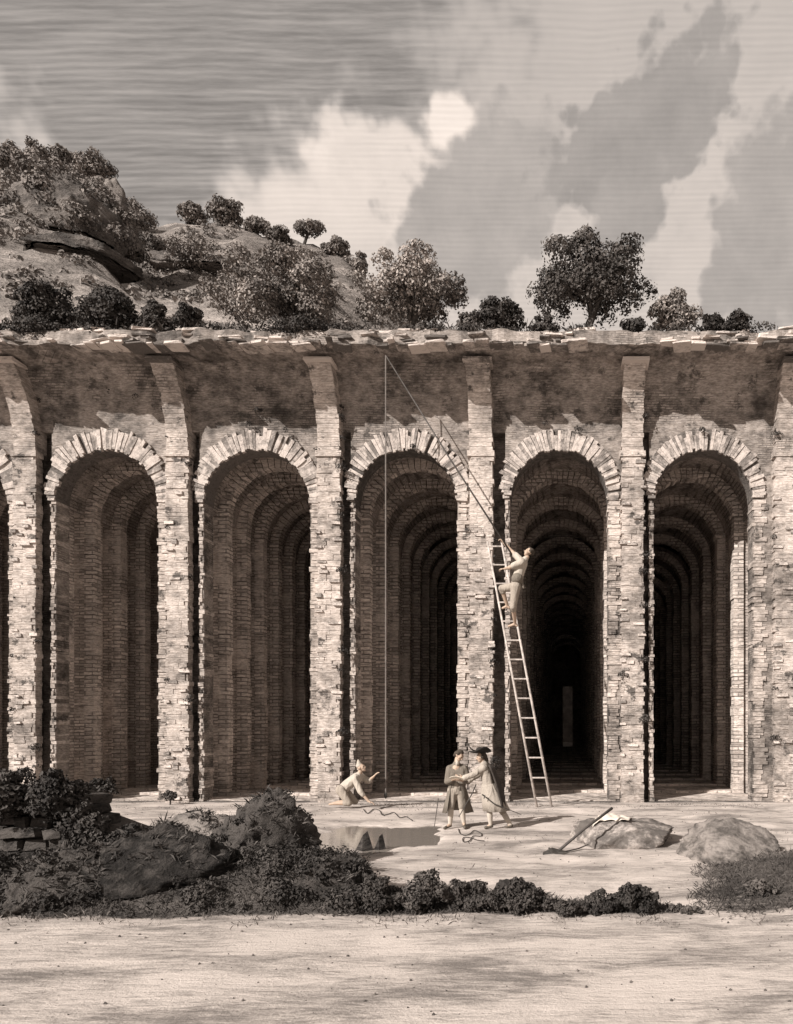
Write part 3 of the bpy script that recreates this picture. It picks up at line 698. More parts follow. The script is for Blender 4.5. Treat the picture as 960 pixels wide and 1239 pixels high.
for _ in range(2600):
    x = R.uniform(-6, 4.5); y = R.uniform(8, 17.5)
    if fb(x*.9, y*.9, 31) > .34 and pond(x, y) > 1.15: pts.append((x, y, gz(x, y)-.01))
for _ in range(1500):
    x = R.uniform(-7.5, 2.5); y = 7.7-abs(R.gauss(0, .22))
    if fb(x*1.4, y*1.4, 17) > .02: pts.append((x, y, gz(x, y)-.01))
blades('dry_grass', M['pgrass'], pts, .02, .09, 6, .006, .5)

# ------------------------------------------------------------------ foreground rocks, ruin and bushes
def rock(name, label, u, vbase, wpx, hpx, seed, m, sub=4, strata=0.0, dd=.8, rot=0.0, rough=.28):
    Y = GY(vbase); k = Y/F; x = (u-U0)*k
    o = link(name, rock_mesh(wpx*k, wpx*k*dd, hpx*k*1.12, seed, sub, rough, m, strata), None, (x, Y+wpx*k*dd*.3, gz(x, Y)+.02), (0, 0, rot)); return tag(o, label, 'rock')
rock('boulder', 'grey rounded boulder at the right border of the ground', 884, 1044, 124, 54, 24, M['rock2'], 5, .5, .75)
rock('boulder', 'half-pale boulder beside the mattock with a white cloth thrown over it', 752, 1024, 150, 40, 17, M['pale_rock'], 5, .3, .6)
rock('boulder', 'dark slanting boulder left of the pond with coarse grass on it', 306, 1062, 146, 80, 13, M['rock'], 5, 1.0, .8)
rock('boulder', 'flat pale-topped rock between the ruined wall and the dark slanting boulder', 226, 1056, 140, 70, 14, M['rock2'], 5, .6, .8)
rock('boulder', 'dark low rock in front of the pond, right of the slanting boulder', 396, 1098, 104, 48, 25, M['rock'], 5, .9, .9)
rock('boulder', 'small flat dark rock among the bushes at the bottom', 622, 1096, 66, 30, 16, M['rock'], 4, .9, .8)
rock('boulder', 'dark broad rock low in front of the ruined wall', 160, 1092, 190, 72, 19, M['rock'], 5, .9, .8)
rock('boulder', 'dark rock at the front of the bottom left corner', 40, 1104, 150, 66, 22, M['rock'], 5, .9, .8)
for nm, u, vb, w, h, sd, lb in (('pond_stone', 441, 1024, 24, 20, 31, 'larger pointed stone standing in the pond'), ('pond_stone', 460, 1023, 16, 16, 32, 'smaller pointed stone in the pond, right of the larger one')):
    Y = GY(vb)*.985; k = Y/F; mb = MB(); ww, hh = w*k/2, h*k
    mb.v = [(-ww, -.05, -.1), (0, -ww*.8, -.1), (ww, .02, -.1), (.1*ww, ww*.8, -.1), (-.1*ww, -.1*ww, hh*.8), (.25*ww, .05, hh)]
    mb.f = [(0, 1, 4), (1, 2, 5), (1, 5, 4), (2, 3, 5), (3, 0, 4), (3, 4, 5), (3, 2, 1, 0)]
    tag(mb.build(nm, M['rock'], None, ((u-U0)*k, Y, 0)), lb, 'stone', 'stones in the pond')
# ruined wall stump at the lower left: stones in rough courses
Yw = 9.3; kx = Yw/F
rw = thing('ruined_wall', 'dark overgrown stump of a ruined stone wall at the left border', 'ruined wall', ((70-U0)*kx, Yw, 0))
core = MB(); prof = [(-80, 965), (-20, 950), (20, 948), (60, 946), (92, 962), (112, 985), (122, 1010), (132, 1040)]
stm = []
for k in range(6):
    m = MB(); m.box(-.5, .5, -.5, .5, -.5, .5, .11, random.Random(40+k)); me = m.mesh('stone', M['stone'])
    bm = bmesh.new(); bm.from_mesh(me); bmesh.ops.bevel(bm, geom=bm.edges[:], offset=.1, segments=1, affect='EDGES'); bm.to_mesh(me); bm.free(); stm.append(me)
cz = 0.0
while cz < 1.5:
    h = R.uniform(.1, .17); x = -150*kx
    while x < 68*kx:
        u = 70+x/kx; v = V0-(cz-CAMH)/Yw*F
        w = R.uniform(.16, .42)
        if v > interp(prof, u)+4:
            link('stone', R.choice(stm), rw, (x+w/2, R.uniform(-.08, .08)+.1*cz, cz+h/2), (R.uniform(-.1, .1), R.uniform(-.1, .1), R.uniform(-.3, .3)), (w*.97, R.uniform(.4, .6), h*.95))
        x += w
    cz += h
rows = []
for j in range(12):
    f = j/11; row = []
    for i in range(30):
        u = -80+215*i/29; zt = CAMH+(V0-interp(prof, u)-12)/F*Yw; row.append(((u-70)*kx, .12+.4*math.sin(f*math.pi*.5)*.3, zt*f))
    rows.append(row)
for j in range(4): rows.append([(a, .2+.35*(j+1), max(-.1, c*(1-.12*(j+1)))) for a, b_, c in rows[11]])
core.grid(rows); core.build('wall_core', M['earth'], rw)
def bush(label, box, vb, Y, n, s, nl, seed, m='ldark', lob=.27): return tree('bush', label, 'bush', box, vb, Y, M[m], n, s, nl, seed, 'bushes in the foreground', lob=lob, zb=None, trunk=seed > 64)
bush('bushy growth crowning the ruined wall at the left border', (-34, 926, 44, 1000), 1000, 8.95, 7500, .055, 18, 60)
bush('bushy growth on the right shoulder of the ruined wall', (30, 930, 104, 1000), 1000, 8.9, 7500, .055, 18, 61)
bush('ivy-like bush on the sloping end of the ruined wall', (74, 964, 130, 1046), 1046, 8.85, 6000, .055, 16, 62)
bush('dark bush at the foot of the ruined wall', (114, 996, 184, 1066), 1066, 8.8, 6000, .05, 16, 63)
bush('tufted bush behind the flat pale-topped rock', (168, 1004, 205, 1046), 1046, 10.2, 1600, .05, 9, 64)
bush('leafy bush at the bottom right of the dark low rock', (430, 1056, 484, 1114), 1112, 7.9, 4200, .04, 15, 65, lob=.22)
bush('rounded pale-tipped bush at the bottom, middle of the row', (474, 1052, 552, 1114), 1110, 7.95, 6000, .04, 18, 66, 'lmid', lob=.2)
bush('dark bush at the bottom between the pale-tipped bush and the small flat rock', (540, 1056, 600, 1114), 1110, 7.9, 4600, .04, 16, 67, lob=.22)
bush('low dark bush at the bottom right of the small flat rock', (590, 1062, 664, 1114), 1110, 7.85, 4600, .04, 16, 68, lob=.22)
bush('small dark bush at the bottom near the middle', (652, 1084, 712, 1114), 1110, 7.8, 2800, .035, 12, 69, lob=.24)
bush('three-lobed dark bush at the bottom, left of the tallest sprig', (704, 1076, 748, 1114), 1110, 7.85, 2800, .04, 11, 70, lob=.22)
bush('tallest upright sprig bush at the bottom right', (738, 1066, 800, 1114), 1110, 7.85, 3800, .04, 16, 71, lob=.19)
bush('low creeping sprig at the bottom, right of the tallest sprig bush', (806, 1094, 850, 1108), 1107, 7.8, 800, .04, 8, 72, 'lmid')
bush('small dark bush growing inside the leftmost arch at floor level', (100, 940, 148, 966), 966, 19.9, 1400, .08, 8, 73)
bush('tuft of weeds at the foot of the second pier', (196, 955, 216, 971), 971, 18.6, 500, .06, 6, 74, 'lmid')
bush('ragged tuft growing on the slope at the right border', (896, 1062, 940, 1090), 1090, 8.4, 800, .05, 9, 75, 'lmid')

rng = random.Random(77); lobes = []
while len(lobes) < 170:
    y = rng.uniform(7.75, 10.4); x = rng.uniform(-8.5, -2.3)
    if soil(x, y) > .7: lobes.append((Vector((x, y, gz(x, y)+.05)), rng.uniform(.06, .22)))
for o in [x for x in bpy.data.objects if x.name.startswith('boulder') and x.location.x < -2.3]:
    vs = [v for v in o.data.vertices if v.normal.z > .0 and v.co.z > 0]
    for v in rng.sample(vs, 60):
        if fb(v.co.x*1.6, v.co.z*2+v.co.y, 23) > -.05: lobes.append((o.location+v.co, rng.uniform(.04, .1)))
kind(raw(crown_mesh(lobes, 34000, .045, rng), 'bank_scrub', M['ldark']), 'stuff')
rng = random.Random(78); lobes = []
for _ in range(330):
    x = rng.uniform(bx[0], bx[-1]); c = fb(x*.33, 6, 4)
    if c > -.2: lobes.append((Vector((x, edge_y(x)+rng.uniform(.05, .7), 12.3)), rng.uniform(.07, .17)+max(0, c)*.4))
kind(raw(crown_mesh(lobes, 22000, .07, rng), 'roof_scrub', M['ldark']), 'stuff')
rng = random.Random(79); lobes = []  # leaf tufts standing in for dark ragged holes in the masonry
for ul, ur in PIL[1:7]:
    for _ in range(13): lobes.append((Vector(((rng.choice((ul, ur, ur))-U0)/F*YF+rng.uniform(-.03, .06), YF+.02, rng.uniform(.3, 11))), rng.choice((.05, .07, .09, .16))))
for u, v in ((312, 497), (345, 520), (475, 455), (300, 512), (132, 472), (165, 480), (660, 512), (700, 520), (850, 520), (120, 545), (500, 540)):
    p = P(u, v, 19.2); lobes.append((p, rng.uniform(.07, .14)))
kind(raw(crown_mesh(lobes, 4600, .055, rng), 'wall_weeds', M['ldark']), 'stuff')
# ------------------------------------------------------------------ ladder, pole, lines
def A(u, v, Y): return P(u, v, Y)
Lb, Lt = P(650, 978, 17.85), P(590, 655, 18.76); Rb, Rt = P(668, 978, 17.85), P(607, 655, 18.76)
Lb.z = Rb.z = .01
ld = thing('ladder', 'long wooden ladder leaning against the pier left of the deepest arch', 'ladder', tuple(Lb))
for a, b_, in ((Lb, Lt), (Rb, Rt)):
    mb = MB(); mb.tube([a-Lb, (a+b_)/2-Lb, b_-Lb], [.034, .032, .026], 8); mb.build('rail', M['wood'], ld, smooth=True)
NR = 14
for k in range(NR):
    f = .035+.945*k/(NR-1); mb = MB(); a, b_ = Lb.lerp(Lt, f)-Lb, Rb.lerp(Rt, f)-Lb; d = (b_-a)*.08
    mb.tube([a-d, b_+d], .021, 6); mb.build('rung', M['wood'], ld)
tip = P(467, 430, 18.05); hand_p = P(606.5, 650, 18.0); tail = hand_p+(hand_p-tip).normalized()*.55
mb = MB(); mb.tube([tail-tail, (tip-tail)*.5+Vector((0, 0, -.05)), tip-tail], [.024, .021, .014], 7)
tag(mb.build('measuring_pole', M['dwood'], None, tuple(tail), True), 'long thin measuring pole held up to the vault by the climber', 'pole')
pl = thing('plumb_line', 'thin plumb line hanging straight down from the tip of the measuring pole', 'plumb line', tuple(tip))
mb = MB(); zend = .38-tip.z; mb.tube([(0, 0, 0), (0, 0, zend)], .018, 5); mb.build('line', M['twine'], pl)
mb = MB(); mb.tube([(0, 0, zend), (0, 0, zend-.03), (0, 0, zend-.1), (0, 0, zend-.17)], [.012, .04, .045, .004], 8); mb.build('bob', M['iron'], pl, smooth=True)

# ------------------------------------------------------------------ people
SPH = None
def unit_sphere():
    bm = bmesh.new(); bmesh.ops.create_icosphere(bm, subdivisions=2, radius=1); v = [x.co.copy() for x in bm.verts]; f = [tuple(w.index for w in q.verts) for q in bm.faces]; bm.free(); return v, f
SV, SF = unit_sphere()
def solid(name, prims, voxel, m, parent, smooth_it=4):
    """one continuous surface from tapered limbs (a, b, ra, rb) and ellipsoids (c, (rx, ry, rz))"""
    vs, fs = [], []
    def ball(c, r):
        i = len(vs); rx, ry, rz = r if isinstance(r, tuple) else (r, r, r)
        vs.extend((c.x+p.x*rx, c.y+p.y*ry, c.z+p.z*rz) for p in SV); fs.extend(tuple(i+q for q in f) for f in SF)
    for pr in prims:
        if len(pr) == 2: ball(Vector(pr[0]), pr[1])
        else:
            a, b, ra, rb = Vector(pr[0]), Vector(pr[1]), pr[2], pr[3]; n = max(2, int((b-a).length/(.45*min(ra, rb)))+1)
            for k in range(n+1): ball(a.lerp(b, k/n), ra+(rb-ra)*k/n)
    me = bpy.data.meshes.new(name); me.from_pydata(vs, [], fs); o = link(name, me)
    r = o.modifiers.new('r', 'REMESH'); r.mode = 'VOXEL'; r.voxel_size = voxel; r.use_smooth_shade = True
    s = o.modifiers.new('s', 'SMOOTH'); s.iterations = smooth_it; s.factor = .4
    dg = bpy.context.evaluated_depsgraph_get(); em = bpy.data.meshes.new_from_object(o.evaluated_get(dg))
    bpy.data.objects.remove(o); bpy.data.meshes.remove(me); em.name = name; em.materials.clear(); em.materials.append(m)
    em.polygons.foreach_set('use_smooth', [True]*len(em.polygons))
    o = bpy.data.objects.new(name, em); COL.objects.link(o); o.parent = parent; return o
def hand(wrist, direction, palm_n, sz=1.0, curl=.5, thumb_side=1):
    d = Vector(direction).normalized(); n = (Vector(palm_n)-d*Vector(palm_n).dot(d)).normalized(); s = d.cross(n); w = Vector(wrist); pr = []
    pc = w+d*.05*sz
    for k in (-1, 0, 1): pr.append((w+s*k*.014*sz, w+d*.09*sz+s*k*.026*sz, .017*sz, .014*sz))
    for k, L in enumerate((.068, .078, .074, .058)):
        b = w+d*.09*sz+s*(k-1.5)*.021*sz; m1 = b+(d*math.cos(curl*.5)+n*math.sin(curl*.5))*L*.5*sz; m2 = m1+(d*math.cos(curl*1.5)+n*math.sin(curl*1.5))*L*.5*sz
        pr += [(b, m1, .0098*sz, .0092*sz), (m1, m2, .0092*sz, .008*sz)]
    b = w+d*.03*sz-s*thumb_side*.03*sz; m1 = b+(d*.6-s*thumb_side*.7+n*.3).normalized()*.04*sz; m2 = m1+(d*.9+n*.4).normalized()*.032*sz
    return pr+[(b, m1, .0125*sz, .011*sz), (m1, m2, .011*sz, .009*sz)]
def head_prims(c, fwd, up, h=.225):
    f = Vector(fwd).normalized(); u = (Vector(up)-f*Vector(up).dot(f)).normalized(); s = f.cross(u); c = Vector(c); k = h/.225
    q = lambda a, b, cc: c+(f*a+s*b+u*cc)*k
    pr = [(q(-.012, 0, .03), (.082*k,)*3), (q(.02, 0, .0), (.07*k,)*3), (q(-.03, 0, .035), .076*k), (q(.035, 0, -.05), .05*k), (q(.05, 0, -.082), .028*k)]
    pr += [(q(.07, 0, .01), q(.098, 0, -.02), .011*k, .016*k), (q(.055, -.03, .022), q(.055, .03, .022), .03*k, .03*k)]
    pr += [(q(.06, 0, -.052), q(.078, 0, -.052), .018*k, .012*k)]
    for e in (-1, 1): pr += [(q(-.01, e*.078, .005), (.022*k, .016*k, .03*k)), (q(.045, e*.04, -.015), .026*k)]
    return pr, q
def face_bits(q, parent, k=1.0):
    for e in (-1, 1):
        mb = MB(); c = q(.078, e*.031, .012); mb.v = [tuple(c+p*.011) for p in SV]; mb.f = list(SF); mb.build('eye', M['eye'], parent, smooth=True)
    mb = MB(); mb.tube([q(.084, -.022, -.055), q(.092, 0, -.053), q(.084, .022, -.055)], [.004, .006, .004], 6); mb.build('mouth', M['dcoat'], parent, smooth=True)
class Fig:
    def __init__(s, label, u, vb, Y, sc=None):
        s.u, s.vb, s.Y = u, vb, Y; s.k = Y/F; g_ = P(u, vb, Y); s.root = thing('person', label, 'person', (g_.x, g_.y, g_.z+(gz(g_.x, g_.y) if g_.z < .3 else 0)))
    def __call__(s, u, v, dy=0.0): return Vector(((u-s.u)*s.k, dy, (s.vb-v)*s.k))
def lathe_skirt(name, rings, m, parent, n=28, gap=None, thick=.012, fold=.03, seed=0):
    """rings: (centre, rx, ry); gap=(a0,a1) leaves the front open"""
    mb = MB(); rows = []
    a0, a1 = gap if gap else (0, 2*math.pi)
    for off in (0, -thick):
        for j, (c, rx, ry) in (list(enumerate(rings)) if off == 0 else list(enumerate(rings))[::-1]):
            f = j/(len(rings)-1); row = []
            for i in range(n+1):
                a = a0+(a1-a0)*i/n; w = 1+fold*f*math.sin(a*7+seed)
                row.append((c[0]+math.cos(a)*(rx+off)*w, c[1]+math.sin(a)*(ry+off)*w, c[2]))
            rows.append(row)
    rows.append(rows[0]); mb.grid(rows); return mb.build(name, m, parent, smooth=True)

# -- 1. the man standing at left, facing us, head turned to his companion
f = Fig('bareheaded man in a dark coat with bowed head, left of the man in the hat', 553, 1003, GY(1003))
hp, q = head_prims(f(556.5, 915, -.06), (.8, -.42, -.62), (.5, 0, 1))
sL, sR, hL, hR = f(544.5, 930.5, -.02), f(562, 931, .03), f(548, 957, -.02), f(557.5, 957, .02)
eL, eR, wL, wR = f(542.5, 946, -.1), f(567, 946, -.02), f(550, 943, -.24), f(562, 944, -.22)
kL, kR, aL_, aR_ = f(546.5, 977, -.06), f(558.5, 977, .03), f(545, 998, -.02), f(561, 997, .06)
hands = hand(wL, (.7, -.3, .1), (0, .5, .8), 1.05, .7, 1)+hand(wR, (-.6, -.5, .1), (0, .4, .8), 1.05, .7, -1)
body = hp+[(f(554, 918), f(552.5, 926), .055, .06), (f(552.5, 930), f(553, 946), .105, .1), (f(553, 946), f(553, 957), .1, .105), (sL, sR, .06, .06), (f(547, 935), f(558, 935), .1, .1), (hL, hR, .09, .09),
        (sL, eL, .056, .045), (eL, wL, .043, .028), (sR, eR, .056, .045), (eR, wR, .043, .028), (hL, kL, .088, .056), (kL, aL_, .054, .034), (hR, kR, .088, .056), (kR, aR_, .054, .034),
        (aL_, f(540.5, 1001.5, -.14), .036, .028), (aR_, f(563.5, 1001, -.1), .036, .028)]+hands
bd = solid('body', body, .0095, M['skin'], f.root); face_bits(q, f.root)
solid('stockings', [(kL+Vector((0, 0, .05)), kL, .063, .06), (kL, kL.lerp(aL_, .4), .06, .062), (kL.lerp(aL_, .4), aL_, .062, .041), (kR, kR.lerp(aR_, .4), .06, .062), (kR+Vector((0, 0, .05)), kR, .063, .06), (kR.lerp(aR_, .4), aR_, .062, .041)], .012, M['stock'], f.root)
solid('breeches', [(hL, kL, .112, .072), (hR, kR, .112, .072), (hL, hR, .112, .112), (f(553, 950), f(553, 957), .118, .12)], .014, M['brch'], f.root)
solid('shoes', [(aL_+Vector((0, .02, -.02)), f(540, 1001.4, -.15), .042, .034), (aR_+Vector((0, .02, -.02)), f(564, 1001, -.12), .042, .034)], .011, M['shoe'], f.root)
ct = solid('coat', [(sL, sR, .072, .072), (f(553, 926), sL, .06, .068), (f(553, 926), sR, .06, .068), (f(547.5, 934), f(558.5, 934), .112, .112), (f(548, 938), f(549.5, 953), .122, .118), (f(558, 938), f(557, 953), .122, .118), (sL, eL, .078, .066), (eL, eL.lerp(wL, .78), .064, .052), (sR, eR, .078, .066), (eR, eR.lerp(wR, .78), .064, .052), (f(552.5, 925), f(552.5, 928), .075, .09)], .014, M['dcoat'], f.root)
lathe_skirt('coat_skirt', [(f(553, 950), .16, .15), (f(553.5, 958), .2, .18), (f(553.5, 970), .25, .24), (f(554, 983), .31, .29)], M['dcoat'], ct, 30, (math.radians(-55), math.radians(232)), .014, .06, 1)
solid('cravat', [(f(554.5, 921, -.05), f(554.5, 924, -.07), .04, .045), (f(554.2, 924, -.06), f(553.8, 926, -.07), .035, .03)], .01, M['linen'], ct)
hr = solid('hair', [(q(-.03, 0, .055), (.088, .088, .074)), (q(-.075, 0, .0), .06), (q(-.09, 0, -.05), .035), (q(-.02, .06, .04), .05), (q(-.02, -.06, .04), .05)], .011, M['hair'], f.root)
sheet = MB(); pc = f(557, 942.5, -.36)
sheet.grid([[tuple(pc+Vector((.13*(i/4-.5)*2, -.05*j, .03*math.sin(i*.9)+.05*j*.4))) for i in range(5)] for j in range(4)]); sh = sheet.build('paper_sheet', M['paper'], None, tuple(f.root.location)); md = sh.modifiers.new('t', 'SOLIDIFY'); md.thickness = .006
tag(sh, 'small pale sheet of paper held between the two standing men', 'paper')
mb = MB(); mb.tube([f(531.8, 966, -.1), f(527, 1000, -.1)], [.009, .007], 6); tag(mb.build('thin_rod', M['dwood'], None, tuple(f.root.location)), 'thin upright rod stuck in the ground left of the man in the dark coat', 'rod')

# -- 2. the man in the wide hat, striding in from the right
f = Fig('man in a wide black hat and pale long coat reaching left towards his companion', 598, 1004, GY(1004))
hp, q = head_prims(f(582.5, 917, -.03), (-1, -.28, -.22), (-.1, 0, 1))
sN, sF, hN, hF = f(586.5, 930, -.13), f(587.5, 929, .15), f(594, 958, -.08), f(595, 958, .08)
eN, wN, eF, wF = f(574, 938, -.2), f(563.5, 942, -.22), f(577, 940, .12), f(566.5, 946, .02)
kN, aN, kF, aF = f(593, 980, -.1), f(594.5, 999, -.07), f(608.5, 985, .09), f(617.5, 1000, .09)
hands = hand(wN, (-1, -.1, .1), (0, .6, .5), 1.05, .8, 1)+hand(wF, (-1, -.2, -.1), (0, -.5, .6), 1.05, .8, -1)
body = hp+[(f(584, 922), f(586, 929), .055, .062), (f(587.5, 932), f(592, 948), .11, .1), (f(592, 948), f(594.5, 958), .1, .105), (sN, sF, .06, .06), (hN, hF, .09, .09), (sN, eN, .055, .045), (eN, wN, .043, .028), (sF, eF, .055, .045), (eF, wF, .043, .028),
        (hN, kN, .088, .057), (kN, aN, .055, .034), (hF, kF, .088, .057), (kF, aF, .055, .034), (aN, f(589, 1002, -.09), .036, .028), (aF, f(613.5, 1003, .07), .036, .027)]+hands
solid('body', body, .0095, M['skin'], f.root); face_bits(q, f.root)
solid('stockings', [(kN+Vector((0, 0, .05)), kN, .063, .06), (kN, kN.lerp(aN, .4), .06, .062), (kN.lerp(aN, .4), aN, .062, .041), (kF+Vector((-.02, 0, .05)), kF, .063, .06), (kF, kF.lerp(aF, .4), .06, .062), (kF.lerp(aF, .4), aF, .062, .041)], .012, M['stock'], f.root)
solid('breeches', [(hN, kN, .11, .072), (hF, kF, .11, .072), (hN, hF, .11, .11)], .014, M['brch'], f.root)
solid('shoes', [(aN+Vector((.015, 0, -.02)), f(588.4, 1002, -.09), .042, .033), (aF+Vector((.015, 0, -.02)), f(612.8, 1003, .07), .042, .033)], .011, M['shoe'], f.root)
ct = solid('coat', [(sN, sF, .088, .088), (f(588, 934, -.06), f(588, 934, .06), .122, .122), (f(588, 934, -.05), f(592.5, 954, -.05), .122, .12), (f(588, 934, .05), f(592.5, 954, .05), .122, .12), (sN, eN, .08, .066), (eN, eN.lerp(wN, .72), .066, .058), (sF, eF, .08, .066), (eF, eF.lerp(wF, .72), .066, .058), (f(585.5, 925), f(586, 928), .072, .09)], .014, M['coat'], f.root)
lathe_skirt('coat_skirt', [(f(592, 949), .15, .16), (f(594, 958), .2, .2), (f(597.5, 970), .235, .24), (f(601, 982), .27, .28)], M['coat'], ct, 30, (math.radians(-168), math.radians(166)), .014, .05, 2)
for e_, w_ in ((eN, wN), (eF, wF)): solid('cuff', [(e_.lerp(w_, .62), e_.lerp(w_, .9), .062, .066)], .012, M['linen'], ct)
rows = []                                         # dark cloak hanging down the back
for j in range(9):
    t_ = j/8; row = []
    for i in range(13):
        a = (i/12-.5)*2; cx_ = 592+12.5*t_+1.5*math.sin(t_*3); cz_ = 926+51*t_
        row.append(tuple(f(cx_-4.0*abs(a)**2, cz_, a*(.17+.09*t_)+.02*math.sin(i*2.1+j)*t_)+Vector((.085+.05*t_+.02*math.sin(i*1.9)*t_, 0, 0))))
    rows.append(row)
mb = MB(); mb.grid(rows); ck = mb.build('cloak', M['cape'], f.root, smooth=True); md = ck.modifiers.new('t', 'SOLIDIFY'); md.thickness = .02
# three-cornered hat
ht = MB(); rows = []; c = q(-.01, 0, .095); 
for j, (r_, z_) in enumerate(((.003, .1), (.06, .095), (.09, .06), (.097, .0), (.14, -.005), (.2, .012), (.225, .03))):
    row = []
    for i in range(37):
        a = 2*math.pi*i/36; up = .085*max(0, math.cos(1.5*a+math.pi/2*0))**2*(max(0, r_-.1)/.12) if r_ > .1 else 0
        row.append(tuple(c+Vector((-math.cos(a)*r_, math.sin(a)*r_, z_+up))))
    rows.append(row)
ht.grid(rows); ho = ht.build('hat', M['black'], f.root, smooth=True); md = ho.modifiers.new('t', 'SOLIDIFY'); md.thickness = .014
solid('hair', [(q(-.035, 0, .045), (.086, .086, .07)), (q(-.08, 0, -.01), .055), (q(-.1, 0, -.07), q(-.11, 0, -.16), .04, .018), (q(-.02, .06, .0), .042), (q(-.02, -.06, .0), .042)], .011, M['hair'], f.root)
sw = thing('sword', 'thin sword slung at the hip of the man in the hat, pointing right', 'sword', tuple(f.root.location))
mb = MB(); mb.tube([f(590, 964, -.3), f(600, 972, -.3), f(632, 985.5, -.2)], [.012, .013, .006], 6); mb.build('scabbard', M['iron'], sw)
mb = MB(); mb.tube([f(586, 960.8, -.3), f(590, 964, -.3)], [.016, .012], 6); mb.tube([f(589.5, 961.5, -.3), f(588, 966, -.3)], [.01, .01], 5); mb.build('hilt', M['iron'], sw)
mb = MB(); mb.tube([f(577, 950, -.08), f(572, 962, -.12), f(557.5, 988, -.22)], [.013, .012, .009], 6); tag(mb.build('walking_cane', M['dwood'], None, tuple(f.root.location)), 'dark walking cane held slantwise between the two standing men', 'cane')

# -- 3. the kneeling man under the plumb line
f = Fig('kneeling man in a pale shirt and pointed cap below the plumb line', 424, 977, 17.6)
hp, q = head_prims(f(438, 931, -.02), (.86, -.2, .35), (-.3, 0, 1), .24)
sN, sF, pv = f(432, 944, -.16), f(435, 942, .17), f(414, 957)
eN, wN, eF, wF = f(439.5, 959, -.22), f(449, 970.5, -.2), f(443.5, 948, .2), f(450.5, 942, .14)
kN, kF, aN, aF = f(424.5, 973, -.13), f(427.5, 972.5, .16), f(407, 973.5, -.15), f(409, 973, .14)
hands = hand(wN, (.9, -.1, -.3), (.1, -.2, -1), 1.15, .5, 1)+hand(wF, (.6, -.1, .6), (.6, .2, -.5), 1.15, .4, -1)
body = hp+[(f(436, 936), f(434, 941), .06, .07), (f(432, 943), f(421, 951), .125, .12), (f(421, 951), pv, .12, .125), (sN, sF, .07, .07), (f(414, 958, -.09), f(414, 958, .09), .11, .11), (sN, eN, .062, .052), (eN, wN, .05, .034), (sF, eF, .062, .052), (eF, wF, .05, .034),
        (f(415, 959, -.1), kN, .1, .07), (kN, aN, .066, .042), (f(415, 959, .1), kF, .1, .07), (kF, aF, .066, .042), (aN, f(401.5, 974.5, -.15), .04, .03), (aF, f(403.5, 974, .14), .04, .03)]+hands
solid('body', body, .0105, M['skin'], f.root); face_bits(q, f.root)
solid('shirt', [(f(432, 943.5), f(421, 951.5), .145, .145), (f(421, 951.5), f(416, 956), .145, .14), (f(432.5, 943, -.14), f(433.5, 942.5, .14), .1, .1), (sN, eN, .088, .074), (eN, eN.lerp(wN, .35), .07, .06), (sF, eF, .088, .074), (eF, eF.lerp(wF, .3), .07, .06), (f(434.5, 939), f(434, 941), .078, .09)], .015, M['linen'], f.root)
solid('breeches', [(f(414.5, 958.5, -.1), kN, .125, .086), (f(414.5, 958.5, .1), kF, .125, .086), (f(414, 957.5, -.08), f(414, 957.5, .08), .138, .138), (kN, kN.lerp(aN, .3), .08, .07), (kF, kF.lerp(aF, .3), .08, .07)], .015, M['brch'], f.root)
solid('cap', [(q(-.03, 0, .06), (.095, .095, .07)), (q(-.03, 0, .09), q(-.01, 0, .2), .07, .02), (q(-.075, 0, .0), .05)], .012, M['linen'], f.root)

# -- 4. the man climbing the ladder
f = Fig('barefoot man high on the ladder holding up the measuring pole', 624, 757, 17.75)
hp, q = head_prims(f(640, 668.5, -.02), (-.9, -.3, .42), (.35, 0, 1), .245)
sN, sF = f(632, 682, -.17), f(630.5, 677, .17)
# upper hand reaches the pole, lower hand the ladder rail
eF, wF, eN, wN = f(618.5, 664, .3), f(609.0, 653.5, .28), f(617.5, 688, -.12), f(609.5, 684.5, .35)
hN, hF = f(624.5, 711, -.1), f(624, 709, .12)
kF, aF, kN, aN = f(606.5, 710, .2), f(612.5, 730, .42), f(621.5, 735, -.06), f(622.5, 753, .3)
hands = hand(wF, (-.7, -.05, .7), (-.6, -.1, -.6), 1.2, 1.1, 1)+hand(wN, (-.9, .3, 0), (0, .2, -1), 1.2, .9, -1)
body = hp+[(f(638, 674), f(634, 679), .062, .07), (f(632, 682), f(627, 697), .125, .115), (f(627, 697), f(624.5, 709), .115, .12), (sN, sF, .075, .075), (hN, hF, .105, .105), (sN, eN, .066, .054), (eN, wN, .05, .034), (sF, eF, .068, .056), (eF, wF, .052, .036),
        (hF, kF, .105, .072), (kF, aF, .07, .042), (hN, kN, .105, .072), (kN, aN, .07, .042), (aF, f(606.5, 732.5, .42), .042, .03), (aF, aF+Vector((.04, 0, -.04)), .042, .035), (aN, f(614.5, 755.8, .3), .042, .03), (aN, aN+Vector((.04, 0, -.04)), .042, .035)]+hands
solid('body', body, .0105, M['skin'], f.root); face_bits(q, f.root)
solid('shirt', [(f(632, 682), f(627.5, 696), .148, .14), (f(627.5, 696), f(626, 703), .14, .148), (sN, sF, .1, .1), (sN, sN.lerp(eN, .7), .094, .085), (sF, sF.lerp(eF, .62), .096, .088), (f(636, 676.5), f(634, 680), .08, .09)], .015, M['linen'], f.root)
solid('breeches', [(hN, kN, .132, .092), (hF, kF, .132, .095), (hN, hF, .135, .135), (f(626, 702), f(625, 708), .145, .14), (kF, kF.lerp(aF, .18), .092, .085), (kN, kN.lerp(aN, .15), .09, .082)], .015, M['brch'], f.root)
solid('sash', [(f(626.3, 701, -.08), f(626.3, 701, .08), .152, .152), (f(631, 702, -.05), f(634, 712, -.05), .05, .03)], .014, M['dcoat'], f.root)
